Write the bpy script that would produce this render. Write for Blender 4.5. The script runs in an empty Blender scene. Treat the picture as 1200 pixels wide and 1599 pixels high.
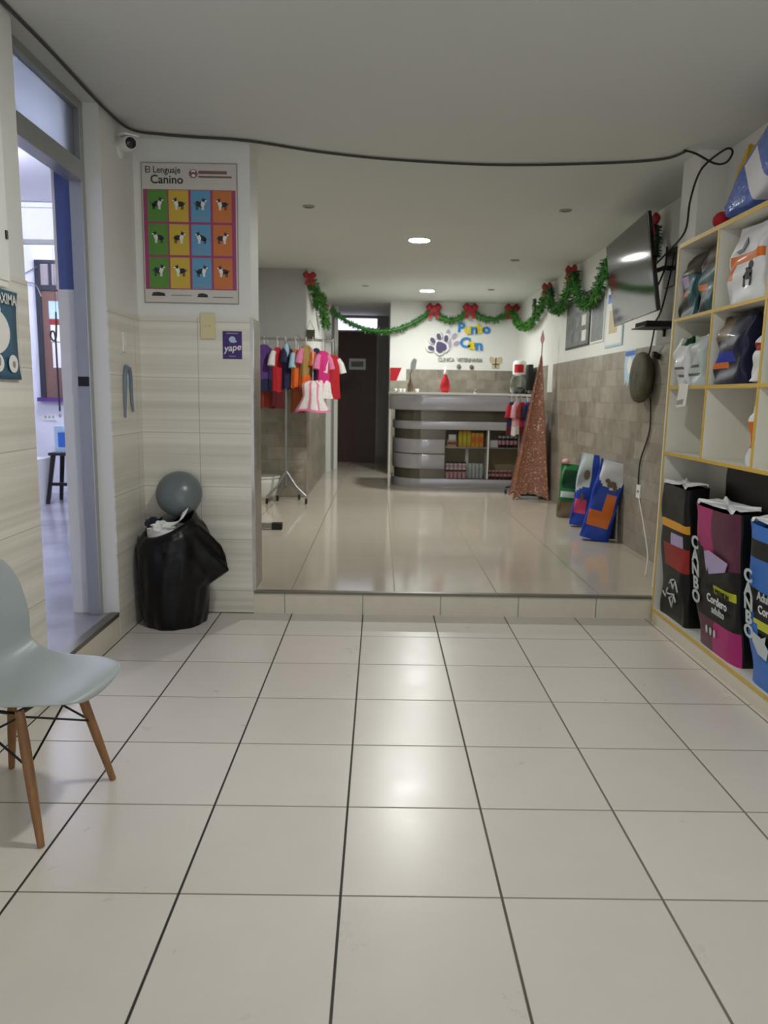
import bpy, math, random
from mathutils import Vector, Matrix
random.seed(7)
S = bpy.context.scene
COL = S.collection
PI = math.pi

# ------------------------------------------------------------------ materials
def lin(c):
    def f(v):
        v = v/255.0
        return v/12.92 if v <= .04045 else ((v+.055)/1.055)**2.4
    return (f(c[0]), f(c[1]), f(c[2]), 1)

def newmat(name):
    m = bpy.data.materials.new(name); m.use_nodes = True
    nt = m.node_tree; b = nt.nodes['Principled BSDF']
    return m, nt, b

def mat(name, c, rough=.5, metal=0, var=.06, scale=12, bump=0, bscale=60, coat=0, spec=.5, emis=None, es=0, trans=0, stretch=None):
    """one plain procedural material: colour broken up a little by noise, optional bump"""
    m, nt, b = newmat(name)
    N, L = nt.nodes, nt.links
    col = lin(c)
    tc = N.new('ShaderNodeTexCoord')
    vec = tc.outputs['Object']
    if stretch:
        mp = N.new('ShaderNodeMapping'); mp.inputs['Scale'].default_value = stretch
        L.new(vec, mp.inputs['Vector']); vec = mp.outputs['Vector']
    nz = N.new('ShaderNodeTexNoise'); nz.inputs['Scale'].default_value = scale; nz.inputs['Detail'].default_value = 4
    L.new(vec, nz.inputs['Vector'])
    mx = N.new('ShaderNodeMix'); mx.data_type = 'RGBA'
    mx.inputs['A'].default_value = tuple(max(0, v*(1-var*1.6)) for v in col[:3])+(1,)
    mx.inputs['B'].default_value = tuple(min(1, v*(1+var*1.6)) for v in col[:3])+(1,)
    L.new(nz.outputs['Fac'], mx.inputs['Factor'])
    L.new(mx.outputs['Result'], b.inputs['Base Color'])
    b.inputs['Roughness'].default_value = rough
    b.inputs['Metallic'].default_value = metal
    b.inputs['Specular IOR Level'].default_value = spec
    b.inputs['Coat Weight'].default_value = coat
    b.inputs['Coat Roughness'].default_value = .08
    b.inputs['Transmission Weight'].default_value = trans
    if emis:
        b.inputs['Emission Color'].default_value = lin(emis); b.inputs['Emission Strength'].default_value = es
    if bump:
        n2 = N.new('ShaderNodeTexNoise'); n2.inputs['Scale'].default_value = bscale; n2.inputs['Detail'].default_value = 3
        L.new(vec, n2.inputs['Vector'])
        bp = N.new('ShaderNodeBump'); bp.inputs['Strength'].default_value = bump; bp.inputs['Distance'].default_value = .01
        L.new(n2.outputs['Fac'], bp.inputs['Height']); L.new(bp.outputs['Normal'], b.inputs['Normal'])
    return m

def nmath(nt, op, a, b=None, c=None):
    n = nt.nodes.new('ShaderNodeMath'); n.operation = op
    for i, v in enumerate((a, b, c)):
        if v is None: continue
        if isinstance(v, (int, float)): n.inputs[i].default_value = v
        else: nt.links.new(v, n.inputs[i])
    return n.outputs[0]

def mixc(nt, fac, a, b):
    n = nt.nodes.new('ShaderNodeMix'); n.data_type = 'RGBA'
    for key, v in (('Factor', fac), ('A', a), ('B', b)):
        if isinstance(v, (int, float, tuple)): n.inputs[key].default_value = v
        else: nt.links.new(v, n.inputs[key])
    return n.outputs['Result']

def line_mask(nt, coord, period, off, width):
    f = nmath(nt, 'FRACT', nmath(nt, 'DIVIDE', nmath(nt, 'SUBTRACT', coord, off-period/2), period))
    d = nmath(nt, 'ABSOLUTE', nmath(nt, 'SUBTRACT', f, .5))
    n = nt.nodes.new('ShaderNodeMapRange'); n.interpolation_type = 'SMOOTHSTEP'
    nt.links.new(d, n.inputs['Value'])
    n.inputs['From Min'].default_value = width*.35/period; n.inputs['From Max'].default_value = width*.75/period
    n.inputs['To Min'].default_value = 1; n.inputs['To Max'].default_value = 0
    return n.outputs['Result']

def cell_id(nt, coord, period, off):
    return nmath(nt, 'FLOOR', nmath(nt, 'DIVIDE', nmath(nt, 'SUBTRACT', coord, off), period))

def tile_floor(name, T, off, base, g_long, g_cross, w_long, w_cross, rough, var=.05, bump=.25, streak=0, spec=.5):
    m, nt, b = newmat(name); N, L = nt.nodes, nt.links
    tc = N.new('ShaderNodeTexCoord'); sep = N.new('ShaderNodeSeparateXYZ'); L.new(tc.outputs['Object'], sep.inputs[0])
    X, Y = sep.outputs[0], sep.outputs[1]
    ml = line_mask(nt, X, T, off[0], w_long); mc = line_mask(nt, Y, T, off[1], w_cross)
    cv = N.new('ShaderNodeCombineXYZ')
    L.new(cell_id(nt, X, T, off[0]), cv.inputs[0]); L.new(cell_id(nt, Y, T, off[1]), cv.inputs[1])
    wn = N.new('ShaderNodeTexWhiteNoise'); wn.noise_dimensions = '2D'; L.new(cv.outputs[0], wn.inputs['Vector'])
    nz = N.new('ShaderNodeTexNoise'); nz.inputs['Scale'].default_value = 5; nz.inputs['Detail'].default_value = 6; nz.inputs['Roughness'].default_value = .65
    L.new(tc.outputs['Object'], nz.inputs['Vector'])
    nf = N.new('ShaderNodeTexNoise'); nf.inputs['Scale'].default_value = 160; L.new(tc.outputs['Object'], nf.inputs['Vector'])
    t = nmath(nt, 'ADD', nmath(nt, 'MULTIPLY', wn.outputs['Value'], .3), nmath(nt, 'ADD', nmath(nt, 'MULTIPLY', nz.outputs['Fac'], .5), nmath(nt, 'MULTIPLY', nf.outputs['Fac'], .2)))
    c = lin(base)
    ca = tuple(v*(1-var*2) for v in c[:3])+(1,); cb = tuple(min(1, v*(1+var*2)) for v in c[:3])+(1,)
    base_c = mixc(nt, t, ca, cb)
    # scattered dirt specks
    vo = N.new('ShaderNodeTexVoronoi'); vo.inputs['Scale'].default_value = 1.6; L.new(tc.outputs['Object'], vo.inputs['Vector'])
    sp = nmath(nt, 'LESS_THAN', vo.outputs['Distance'], .012)
    base_c = mixc(nt, nmath(nt, 'MULTIPLY', sp, .55), base_c, lin((120, 108, 96)))
    nd = N.new('ShaderNodeTexNoise'); nd.inputs['Scale'].default_value = 1.3; L.new(tc.outputs['Object'], nd.inputs['Vector'])
    gx = N.new('ShaderNodeMapRange'); L.new(nmath(nt, 'ADD', X, nd.outputs['Fac']), gx.inputs['Value']); gx.inputs['From Min'].default_value = .2; gx.inputs['From Max'].default_value = 1.6
    gl = mixc(nt, gx.outputs['Result'], lin(g_long[0]), lin(g_long[1]))
    base_c = mixc(nt, mc, base_c, lin(g_cross)); base_c = mixc(nt, ml, base_c, gl)
    L.new(base_c, b.inputs['Base Color'])
    gm = nmath(nt, 'MAXIMUM', ml, mc)
    L.new(nmath(nt, 'ADD', nmath(nt, 'ADD', rough, nmath(nt, 'MULTIPLY', nz.outputs['Fac'], rough*.5)), nmath(nt, 'MULTIPLY', gm, .5)), b.inputs['Roughness'])
    bp = N.new('ShaderNodeBump'); bp.inputs['Strength'].default_value = bump; bp.inputs['Distance'].default_value = .004; bp.invert = True
    L.new(gm, bp.inputs['Height']); L.new(bp.outputs['Normal'], b.inputs['Normal'])
    b.inputs['Specular IOR Level'].default_value = spec
    return m

def streak_tile(name, axis, joint, base, dark, zT=.33, hT=.61):
    """cream ceramic wall tile with soft grey horizontal streaks and fine joints"""
    m, nt, b = newmat(name); N, L = nt.nodes, nt.links
    tc = N.new('ShaderNodeTexCoord'); sep = N.new('ShaderNodeSeparateXYZ'); L.new(tc.outputs['Object'], sep.inputs[0])
    H = sep.outputs[axis]; Z = sep.outputs[2]
    mp = N.new('ShaderNodeMapping'); mp.inputs['Scale'].default_value = (.35, .35, 34); L.new(tc.outputs['Object'], mp.inputs['Vector'])
    nz = N.new('ShaderNodeTexNoise'); nz.inputs['Scale'].default_value = 1; nz.inputs['Detail'].default_value = 5; nz.inputs['Roughness'].default_value = .55
    L.new(mp.outputs['Vector'], nz.inputs['Vector'])
    mp2 = N.new('ShaderNodeMapping'); mp2.inputs['Scale'].default_value = (.15, .15, 9); L.new(tc.outputs['Object'], mp2.inputs['Vector'])
    n2 = N.new('ShaderNodeTexNoise'); n2.inputs['Scale'].default_value = 1; n2.inputs['Detail'].default_value = 2; L.new(mp2.outputs['Vector'], n2.inputs['Vector'])
    t = nmath(nt, 'ADD', nmath(nt, 'MULTIPLY', nz.outputs['Fac'], .6), nmath(nt, 'MULTIPLY', n2.outputs['Fac'], .5))
    r = N.new('ShaderNodeMapRange'); L.new(t, r.inputs['Value']); r.inputs['From Min'].default_value = .42; r.inputs['From Max'].default_value = .70
    c = mixc(nt, r.outputs['Result'], lin(base), lin(dark))
    j1 = line_mask(nt, H, hT, joint, .004); j2 = line_mask(nt, Z, zT, .145, .0035)
    c = mixc(nt, nmath(nt, 'MULTIPLY', nmath(nt, 'MAXIMUM', j1, j2), .55), c, lin((132, 124, 110)))
    L.new(c, b.inputs['Base Color']); b.inputs['Roughness'].default_value = .28
    return m

def stone_tile(name, axis):
    """brown grey stone-look tile in patchy blocks"""
    m, nt, b = newmat(name); N, L = nt.nodes, nt.links
    tc = N.new('ShaderNodeTexCoord'); sep = N.new('ShaderNodeSeparateXYZ'); L.new(tc.outputs['Object'], sep.inputs[0])
    cb = N.new('ShaderNodeCombineXYZ'); L.new(sep.outputs[axis], cb.inputs[0]); L.new(sep.outputs[2], cb.inputs[1])
    br = N.new('ShaderNodeTexBrick'); L.new(cb.outputs[0], br.inputs['Vector'])
    br.inputs['Scale'].default_value = 1; br.inputs['Brick Width'].default_value = .30; br.inputs['Row Height'].default_value = .15
    br.inputs['Mortar Size'].default_value = .004; br.inputs['Mortar Smooth'].default_value = .4
    br.inputs['Color1'].default_value = lin((166, 159, 146)); br.inputs['Color2'].default_value = lin((114, 107, 95)); br.inputs['Mortar'].default_value = lin((112, 105, 94))
    nz = N.new('ShaderNodeTexNoise'); nz.inputs['Scale'].default_value = 9; nz.inputs['Detail'].default_value = 6; nz.inputs['Roughness'].default_value = .7
    L.new(tc.outputs['Object'], nz.inputs['Vector'])
    vo = N.new('ShaderNodeTexNoise'); vo.inputs['Scale'].default_value = 2.6; L.new(tc.outputs['Object'], vo.inputs['Vector'])
    t = nmath(nt, 'ADD', nmath(nt, 'MULTIPLY', nz.outputs['Fac'], .6), nmath(nt, 'MULTIPLY', vo.outputs['Fac'], .4))
    r = N.new('ShaderNodeMapRange'); L.new(t, r.inputs['Value']); r.inputs['From Min'].default_value = .35; r.inputs['From Max'].default_value = .68
    c = mixc(nt, r.outputs['Result'], lin((104, 97, 86)), lin((178, 170, 156)))
    c = mixc(nt, .48, br.outputs['Color'], c)
    L.new(c, b.inputs['Base Color']); b.inputs['Roughness'].default_value = .35
    bp = N.new('ShaderNodeBump'); bp.inputs['Strength'].default_value = .25; bp.inputs['Distance'].default_value = .004
    L.new(nz.outputs['Fac'], bp.inputs['Height']); L.new(bp.outputs['Normal'], b.inputs['Normal'])
    return m

def glitter(name, c):
    m, nt, b = newmat(name); N, L = nt.nodes, nt.links
    tc = N.new('ShaderNodeTexCoord')
    vo = N.new('ShaderNodeTexVoronoi'); vo.inputs['Scale'].default_value = 95; L.new(tc.outputs['Object'], vo.inputs['Vector'])
    sep = N.new('ShaderNodeSeparateXYZ'); L.new(vo.outputs['Color'], sep.inputs[0])
    s = nmath(nt, 'GREATER_THAN', sep.outputs[0], .955)
    c1 = mixc(nt, sep.outputs[1], lin(tuple(v*.78 for v in c)), lin(tuple(min(255, v*1.15) for v in c)))
    c2 = mixc(nt, s, c1, lin((236, 200, 170)))
    L.new(c2, b.inputs['Base Color']); L.new(nmath(nt, 'MULTIPLY', s, .8), b.inputs['Metallic'])
    b.inputs['Roughness'].default_value = .38
    bp = N.new('ShaderNodeBump'); bp.inputs['Strength'].default_value = .5; bp.inputs['Distance'].default_value = .01
    L.new(sep.outputs[2], bp.inputs['Height']); L.new(bp.outputs['Normal'], b.inputs['Normal'])
    return m

def emit(name, c, s):
    m, nt, b = newmat(name)
    b.inputs['Base Color'].default_value = lin(c); b.inputs['Emission Color'].default_value = lin(c); b.inputs['Emission Strength'].default_value = s
    return m

def glass(name, c, rough=.03, trans=1, alpha=1):
    m, nt, b = newmat(name)
    b.inputs['Base Color'].default_value = lin(c); b.inputs['Roughness'].default_value = rough
    b.inputs['Transmission Weight'].default_value = trans; b.inputs['IOR'].default_value = 1.45
    b.inputs['Alpha'].default_value = alpha
    return m

M = {}
def mm(key, *a, **k):
    M[key] = mat(key, *a, **k); return M[key]
mm('paint_white', (226, 226, 222), .6, var=.02, scale=3, bump=.05, bscale=200)
mm('ceiling_paint', (206, 209, 205), .8, var=.02, scale=2, bump=.04, bscale=150)
mm('hall_shade_trim_grey', (150, 148, 146), .7, var=.03)  # hall's shade is put into this grey; also plain grey for spot rings
mm('other_wall', (224, 225, 230), .6, var=.02)
mm('blue_paint', (84, 100, 156), .5, var=.03)
mm('aluminium', (172, 174, 174), .35, .65, var=.03)
mm('grey_metal', (150, 150, 150), .35, .8, var=.03)
mm('chrome', (205, 205, 208), .12, 1, var=.01)
mm('black', (14, 13, 14), .45, var=.1)
mm('black_gloss', (10, 9, 12), .12, var=.1, coat=.5)
mm('cable_grey', (62, 60, 58), .6)
mm('rubber', (18, 18, 19), .7)
mm('white_plastic', (228, 228, 224), .35, var=.02)
mm('white_paper', (232, 230, 226), .7, var=.02)
mm('poster_paper', (206, 201, 193), .6, var=.02)
mm('cream_plastic', (214, 202, 156), .4, var=.02)
mm('shell_grey', (158, 166, 167), .38, var=.02)
mm('beech', (138, 98, 60), .45, var=.25, scale=6, stretch=(14, 14, 1.2), bump=.05)
mm('dark_wood', (66, 34, 26), .42, var=.25, scale=5, stretch=(9, 9, .8))
mm('cabinet_white', (218, 216, 206), .45, var=.02)
mm('yellow_edge', (208, 172, 70), .45, var=.06)
mm('lavender_laminate', (168, 166, 172), .16, var=.02, metal=.25)
mm('smoked_panel', (92, 86, 74), .12, var=.06, metal=.3)
mm('red_bow', (158, 22, 34), .45, var=.15, bump=.3)
mm('tinsel_green', (52, 120, 42), .38, var=.5, scale=30)
mm('tinsel_lime', (96, 160, 50), .38, var=.4, scale=30)
mm('tinsel_dark', (26, 62, 32), .38, var=.5, scale=30)
mm('bag_black', (7, 6, 8), .33, var=.2, bump=.5, bscale=16, coat=0, spec=.3)
mm('bag_glossy', (8, 7, 9), .24, var=.2, bump=.8, bscale=22, coat=.2, spec=.4)
mm('lid_grey', (104, 114, 116), .28, var=.03)
mm('teal_print', (52, 96, 122), .55, var=.06)
mm('purple_print', (64, 32, 112), .45, var=.05)
mm('sticker_grey', (118, 128, 140), .45)
mm('pale_blue', (176, 204, 220), .5, var=.05)
mm('mid_blue', (52, 104, 190), .4, var=.08)
mm('marble', (158, 157, 164), .2, var=.30, scale=2.6)
mm('riser', (214, 208, 192), .3, var=.04)
mm('nosing', (120, 116, 106), .35, .6, var=.1)
mm('olive', (74, 70, 52), .7, var=.3, bump=.6, bscale=90)
mm('beige', (196, 182, 146), .5, var=.08)
mm('grey_print', (122, 126, 128), .5, var=.35, scale=18)
mm('collage', (92, 94, 92), .35, var=.75, scale=16)
mm('brown_logo', (128, 96, 92), .6)
mm('ink', (40, 44, 52), .6)
mm('ink_grey', (150, 148, 142), .6)
for k, c in dict(green=(90, 144, 62), yellow=(206, 174, 62), sky=(98, 156, 192), orange=(202, 118, 62), magenta=(160, 66, 112)).items():
    mm('print_'+k, c, .45, var=.03)
for k, c in dict(red=(176, 26, 38), darkred=(92, 16, 24), purple=(86, 52, 124), navy=(30, 32, 70), orange=(212, 98, 34), coral=(150, 52, 44), tan=(160, 128, 74), pink=(216, 120, 160), hot=(200, 44, 120), white=(224, 218, 214), sky=(160, 190, 208), brownorange=(150, 76, 40), rose=(222, 166, 176)).items():
    mm('cloth_'+k, c, .85, var=.15, scale=25, bump=.15, bscale=90)
for k, c in dict(blue=(24, 62, 168), white=(222, 222, 226), orange=(216, 112, 34), pink=(220, 78, 120), green=(24, 108, 52), darkgreen=(14, 58, 32), magenta=(172, 40, 112), black=(11, 11, 11), cobalt=(52, 112, 196), teal=(18, 78, 84), dark=(24, 24, 24), umber=(70, 62, 52), navy=(22, 26, 52), royal=(30, 50, 168), lilac=(176, 160, 200), red=(150, 34, 34), silver=(190, 200, 200), brown=(110, 92, 70), lime=(196, 200, 50), plum=(92, 44, 66), amber=(222, 158, 48), yellow=(206, 168, 44), grey=(96, 98, 98)).items():
    mm('foil_'+k, c, .45, var=.06, bump=.12, bscale=16, coat=.05, spec=.35)
M['floor_tile'] = tile_floor('floor_tile', .45, (-.988, 3.668), (208, 201, 194), ((30, 28, 26), (118, 110, 98)), (138, 128, 116), .007, .006, .235)
M['upper_tile'] = tile_floor('upper_tile', .655, (-.545, 4.9), (186, 177, 163), ((112, 104, 92), (122, 113, 98)), (142, 133, 117), .007, .005, .085, var=.03, bump=.1)
M['streak_x'] = streak_tile('streak_x', 0, -1.10, (232, 228, 218), (204, 199, 187))
M['streak_y'] = streak_tile('streak_y', 1, 3.84, (232, 228, 218), (204, 199, 187))
M['stone_x'] = stone_tile('stone_x', 0)
M['stone_y'] = stone_tile('stone_y', 1)
M['glitter'] = glitter('glitter', (146, 96, 76))
M['clear'] = glass('clear', (236, 240, 238))
M['case_glass'] = glass('case_glass', (240, 243, 240), .02, 1, .25)
M['frosted'] = glass('frosted', (214, 222, 232), .55, .75)
M['lamp'] = emit('lamp', (250, 252, 246), 230)
M['lamp_front'] = emit('lamp_front', (250, 251, 246), 110)
M['tube'] = emit('tube', (222, 226, 252), 75)
M['transom_light'] = emit('transom_light', (206, 206, 226), .9)
mm('screen', (22, 24, 26), .06, var=.02, spec=.8)

# ------------------------------------------------------------------ mesh builder
class MB:
    def __init__(s): s.v = []; s.f = []; s.mi = []; s.sm = []
    def add(s, vs, fs, mi=0, smooth=False):
        o = len(s.v); s.v += [tuple(v) for v in vs]
        for f in fs:
            s.f.append(tuple(i+o for i in f)); s.mi.append(mi); s.sm.append(smooth)
        return s
    def box(s, x0, x1, y0, y1, z0, z1, mi=0):
        vs = [(x, y, z) for x in (x0, x1) for y in (y0, y1) for z in (z0, z1)]
        fs = [(0, 1, 3, 2), (4, 6, 7, 5), (0, 4, 5, 1), (2, 3, 7, 6), (0, 2, 6, 4), (1, 5, 7, 3)]
        return s.add(vs, fs, mi)
    def hexa(s, p, mi=0):      # 8 corners: bottom 4 (ccw) then top 4
        return s.add(p, [(3, 2, 1, 0), (4, 5, 6, 7), (0, 1, 5, 4), (1, 2, 6, 5), (2, 3, 7, 6), (3, 0, 4, 7)], mi)
    def tube(s, pts, r, n=8, mi=0, cap=True):
        pts = [Vector(p) for p in pts]
        rs = r if isinstance(r, (list, tuple)) else [r]*len(pts)
        vs = []; prev = None
        for i, p in enumerate(pts):
            d = (pts[min(i+1, len(pts)-1)]-pts[max(i-1, 0)]).normalized()
            if prev is None:
                a = d.cross(Vector((0, 0, 1)))
                if a.length < .05: a = d.cross(Vector((1, 0, 0)))
                a.normalize()
            else:
                a = (prev-d*prev.dot(d)).normalized()
            prev = a; b = d.cross(a)
            for k in range(n):
                t = 2*PI*k/n; vs.append(p+(a*math.cos(t)+b*math.sin(t))*rs[i])
        fs = []
        for i in range(len(pts)-1):
            for k in range(n):
                fs.append((i*n+k, i*n+(k+1) % n, (i+1)*n+(k+1) % n, (i+1)*n+k))
        s.add(vs, fs, mi, True)
        if cap:
            s.add(vs[:n], [tuple(range(n))[::-1]], mi); s.add(vs[-n:], [tuple(range(n))], mi)
        return s
    def lathe(s, prof, n=24, mi=0, c=(0, 0, 0), axis='z', cap=True, smooth=True):
        def pt(r, h, t):
            a, b = r*math.cos(t), r*math.sin(t)
            if axis == 'z': q = (a, b, h)
            elif axis == 'x': q = (h, a, b)
            else: q = (b, h, a)
            return (q[0]+c[0], q[1]+c[1], q[2]+c[2])
        vs = [pt(r, h, 2*PI*k/n) for r, h in prof for k in range(n)]
        fs = [(i*n+k, i*n+(k+1) % n, (i+1)*n+(k+1) % n, (i+1)*n+k) for i in range(len(prof)-1) for k in range(n)]
        s.add(vs, fs, mi, smooth)
        if cap:
            s.add(vs[:n], [tuple(range(n))[::-1]], mi); s.add(vs[-n:], [tuple(range(n))], mi)
        return s
    def prism(s, poly, mat4, depth, mi=0):
        """2-D polygon in the plane of mat4 (x right, y up, z out) pushed out by depth"""
        n = len(poly)
        vs = [mat4 @ Vector((x, y, 0)) for x, y in poly]+[mat4 @ Vector((x, y, depth)) for x, y in poly]
        fs = [tuple(range(n))[::-1], tuple(range(n, 2*n))]+[(i, (i+1) % n, n+(i+1) % n, n+i) for i in range(n)]
        return s.add(vs, fs, mi)
    def grid(s, fn, nu, nv, mi=0, closed_u=False, smooth=True, mfn=None):
        vs = [fn(u/(nu if closed_u else nu-1), v/(nv-1)) for v in range(nv) for u in range(nu)]
        o = len(s.v); s.v += [tuple(v) for v in vs]
        for v in range(nv-1):
            for u in range(nu if closed_u else nu-1):
                u2 = (u+1) % nu
                s.f.append((o+v*nu+u, o+v*nu+u2, o+(v+1)*nu+u2, o+(v+1)*nu+u))
                s.mi.append(mfn((u+.5)/(nu if closed_u else nu-1), (v+.5)/(nv-1)) if mfn else mi); s.sm.append(smooth)
        return s
    def ball(s, c, r, n=12, m=8, mi=0, sq=(1, 1, 1)):
        def f(u, v):
            t, p = 2*PI*u, PI*v
            return (c[0]+r*sq[0]*math.sin(p)*math.cos(t), c[1]+r*sq[1]*math.sin(p)*math.sin(t), c[2]-r*sq[2]*math.cos(p))
        return s.grid(f, n, m, mi, True)
    def xf(s, m4):
        s.v = [tuple(m4 @ Vector(v)) for v in s.v]; return s
    def build(s, name, mats, parent=None, bevel=0, solid=0, sub=0, loc=None):
        me = bpy.data.meshes.new(name)
        off = Vector(loc) if loc else Vector((0, 0, 0))
        me.from_pydata([tuple(Vector(v)-off) for v in s.v], [], s.f)
        if not isinstance(mats, (list, tuple)): mats = [mats]
        for m in mats: me.materials.append(M[m] if isinstance(m, str) else m)
        me.polygons.foreach_set('material_index', s.mi); me.polygons.foreach_set('use_smooth', s.sm)
        me.update()
        o = bpy.data.objects.new(name, me); COL.objects.link(o)
        if loc: o.location = loc
        if parent: o.parent = parent
        if solid:
            d = o.modifiers.new('solid', 'SOLIDIFY'); d.thickness = solid; d.offset = 0
        if bevel:
            d = o.modifiers.new('bevel', 'BEVEL'); d.width = bevel; d.segments = 2; d.limit_method = 'ANGLE'
        if sub:
            d = o.modifiers.new('sub', 'SUBSURF'); d.levels = sub; d.render_levels = sub
        return o

def thing(name, label, cat, loc=(0, 0, 0), rz=0, group=None):
    o = bpy.data.objects.new(name, None); COL.objects.link(o)
    o.location = loc; o.rotation_euler = (0, 0, rz); o.empty_display_size = .1
    return tag(o, label, cat, group)
def tag(o, label, cat, group=None):
    o['label'] = label; o['category'] = cat
    if group: o['group'] = group
    return o
def struct(o):
    o['kind'] = 'structure'; return o

def fr(o, r, u):
    """frame matrix: origin, right, up -> local x, y, out = r x u"""
    o, r, u = Vector(o), Vector(r).normalized(), Vector(u).normalized()
    n = r.cross(u).normalized()
    return Matrix(((r.x, u.x, n.x, o.x), (r.y, u.y, n.y, o.y), (r.z, u.z, n.z, o.z), (0, 0, 0, 1)))

def text(name, body, size, m4, mats, parent, ext=.001, shear=0, bold=0, align='CENTER', sx=1):
    c = bpy.data.curves.new('tmp', 'FONT'); c.body = body; c.size = size; c.extrude = ext; c.shear = shear; c.offset = bold
    c.align_x = align; c.align_y = 'CENTER'; c.resolution_u = 3
    t = bpy.data.objects.new('tmp', c); COL.objects.link(t)
    dg = bpy.context.evaluated_depsgraph_get(); dg.update()
    me = bpy.data.meshes.new_from_object(t.evaluated_get(dg)); me.name = name
    bpy.data.objects.remove(t); bpy.data.curves.remove(c)
    me.transform(m4 @ Matrix.Diagonal((sx, 1, 1, 1)))
    me.materials.clear(); me.materials.append(M[mats])
    o = bpy.data.objects.new(name, me); COL.objects.link(o)
    if parent: o.parent = parent
    return o

def ell(cx, cy, rx, ry, n=14, a=0):
    ca, sa = math.cos(a), math.sin(a)
    return [(cx+rx*math.cos(2*PI*i/n)*ca-ry*math.sin(2*PI*i/n)*sa, cy+rx*math.cos(2*PI*i/n)*sa+ry*math.sin(2*PI*i/n)*ca) for i in range(n)]
def rect(x0, x1, y0, y1): return [(x0, y0), (x1, y0), (x1, y1), (x0, y1)]

# ------------------------------------------------------------------ camera (solved from the floor tile grid)
f_px, pitch, yaw, roll, CH = 1154.36, .155489, -.0076646, .0174522, 1.37594
cy, sy = math.cos(yaw), math.sin(yaw)
fw = Vector((-sy*math.cos(pitch), cy*math.cos(pitch), -math.sin(pitch)))
rg = Vector((cy, sy, 0)); up = rg.cross(fw)
r2 = rg*math.cos(roll)+up*math.sin(roll); u2 = -rg*math.sin(roll)+up*math.cos(roll)
cd = bpy.data.cameras.new('camera'); cam = bpy.data.objects.new('camera', cd); COL.objects.link(cam)
cam.matrix_world = Matrix(((r2.x, u2.x, -fw.x, 0), (r2.y, u2.y, -fw.y, 0), (r2.z, u2.z, -fw.z, CH), (0, 0, 0, 1)))
cd.sensor_fit = 'VERTICAL'; cd.sensor_height = 24; cd.lens = f_px*24/1599; cd.clip_start = .02
cd.dof.use_dof = True; cd.dof.focus_distance = 2.6; cd.dof.aperture_fstop = 2.8
S.camera = cam

# ------------------------------------------------------------------ the setting
ZU, ZC = .145, 2.82          # raised floor, ceiling
YS, XL, XR, XRF, YB, YD = 4.55, -1.455, 2.13, 2.0, 11.8, 13.95
def sbox(name, m, *a, bevel=0):
    return struct(MB().box(*a).build(name, m, bevel=bevel))
sbox('floor', 'floor_tile', -1.70, 2.10, -1.6, YS, -.1, 0)
sbox('floor', 'upper_tile', -1.80, 2.30, YS+.012, 14.2, -.1, ZU)
sbox('floor', 'marble', -5.2, -1.452, 2.0, YS-.003, -.1, ZU)
sbox('floor', 'marble', -5.2, -1.80, YS-.003, 9.1, -.1, ZU)
# dirty stone threshold strip at the edge of the side room floor
sbox('trim_1', 'nosing', -1.50, -1.449, 3.13, 4.03, ZU-.02, ZU+.004)
sbox('trim_2', 'riser', -.78, 2.0, YS-.001, YS+.012, 0, ZU-.012)
st = MB()
for x in (-.585, -.09, .405, .90, 1.395): st.box(x-.002, x+.002, YS-.0022, YS, .003, ZU-.012)
struct(st.build('trim_3', 'nosing'))
sbox('trim_4', 'nosing', -.78, 2.0, YS-.012, YS+.028, ZU-.014, ZU+.003, bevel=.003)
sbox('ceiling', 'ceiling_paint', -1.80, 2.40, -1.6, 14.2, ZC, ZC+.12)
sbox('ceiling', 'other_wall', -5.2, -1.80, 2.0, 9.1, 3.04, 3.14)
# left wall: near part, far part and the lintel over the door
sbox('wall_left', 'paint_white', -1.545, XL, -1.6, 3.13, 0, ZC)
sbox('wall_left', 'other_wall', -1.70, -1.545, 1.0, 3.13, 0, 3.04)
sbox('wall_left', 'paint_white', -1.535, XL, 4.03, YS, 0, ZC)
sbox('wall_left', 'other_wall', -1.80, -1.61, 3.13, 4.03, 2.82, 3.04)
sbox('wall_left', 'blue_paint', -1.70, -1.607, 4.03, 4.83, 1.90, 3.04)
sbox('wall_left', 'white_plastic', -1.705, -1.607, 4.026, 4.83, ZU, 1.90)
sbox('wall_left', 'paint_white', -1.607, -1.535, 4.03, YS, ZU, ZC)
sbox('wall_left', 'white_paper', -1.712, -1.698, 4.028, 4.83, 1.90, 3.04)
cl = sbox('baseboard_left', 'streak_y', XL, XL+.008, -1.6, 3.13, .0, 1.815)
sbox('baseboard_left', 'streak_y', XL, XL+.008, 4.03, YS, 0, 1.815)
sbox('baseboard_left', 'riser', XL-.004, XL+.006, 3.13, 4.03, 0, ZU-.02)
# pillar at the step, left
sbox('wall_pillar', 'paint_white', -1.80, -.78, YS, 4.83, 0, ZC)
sbox('baseboard_pillar', 'streak_x', XL+.008, -.78, YS-.008, YS, 0, 1.825)
sbox('baseboard_pillar', 'stone_y', -.78, -.772, YS+.014, 4.83, ZU, 1.825)
sbox('trim_5', 'chrome', -.786, -.768, YS-.0085, YS+.008, ZU+.002, 1.825)
sbox('trim_12', 'ink', XL+.008, -.78, YS-.0095, YS-.006, 0, .005)
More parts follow.
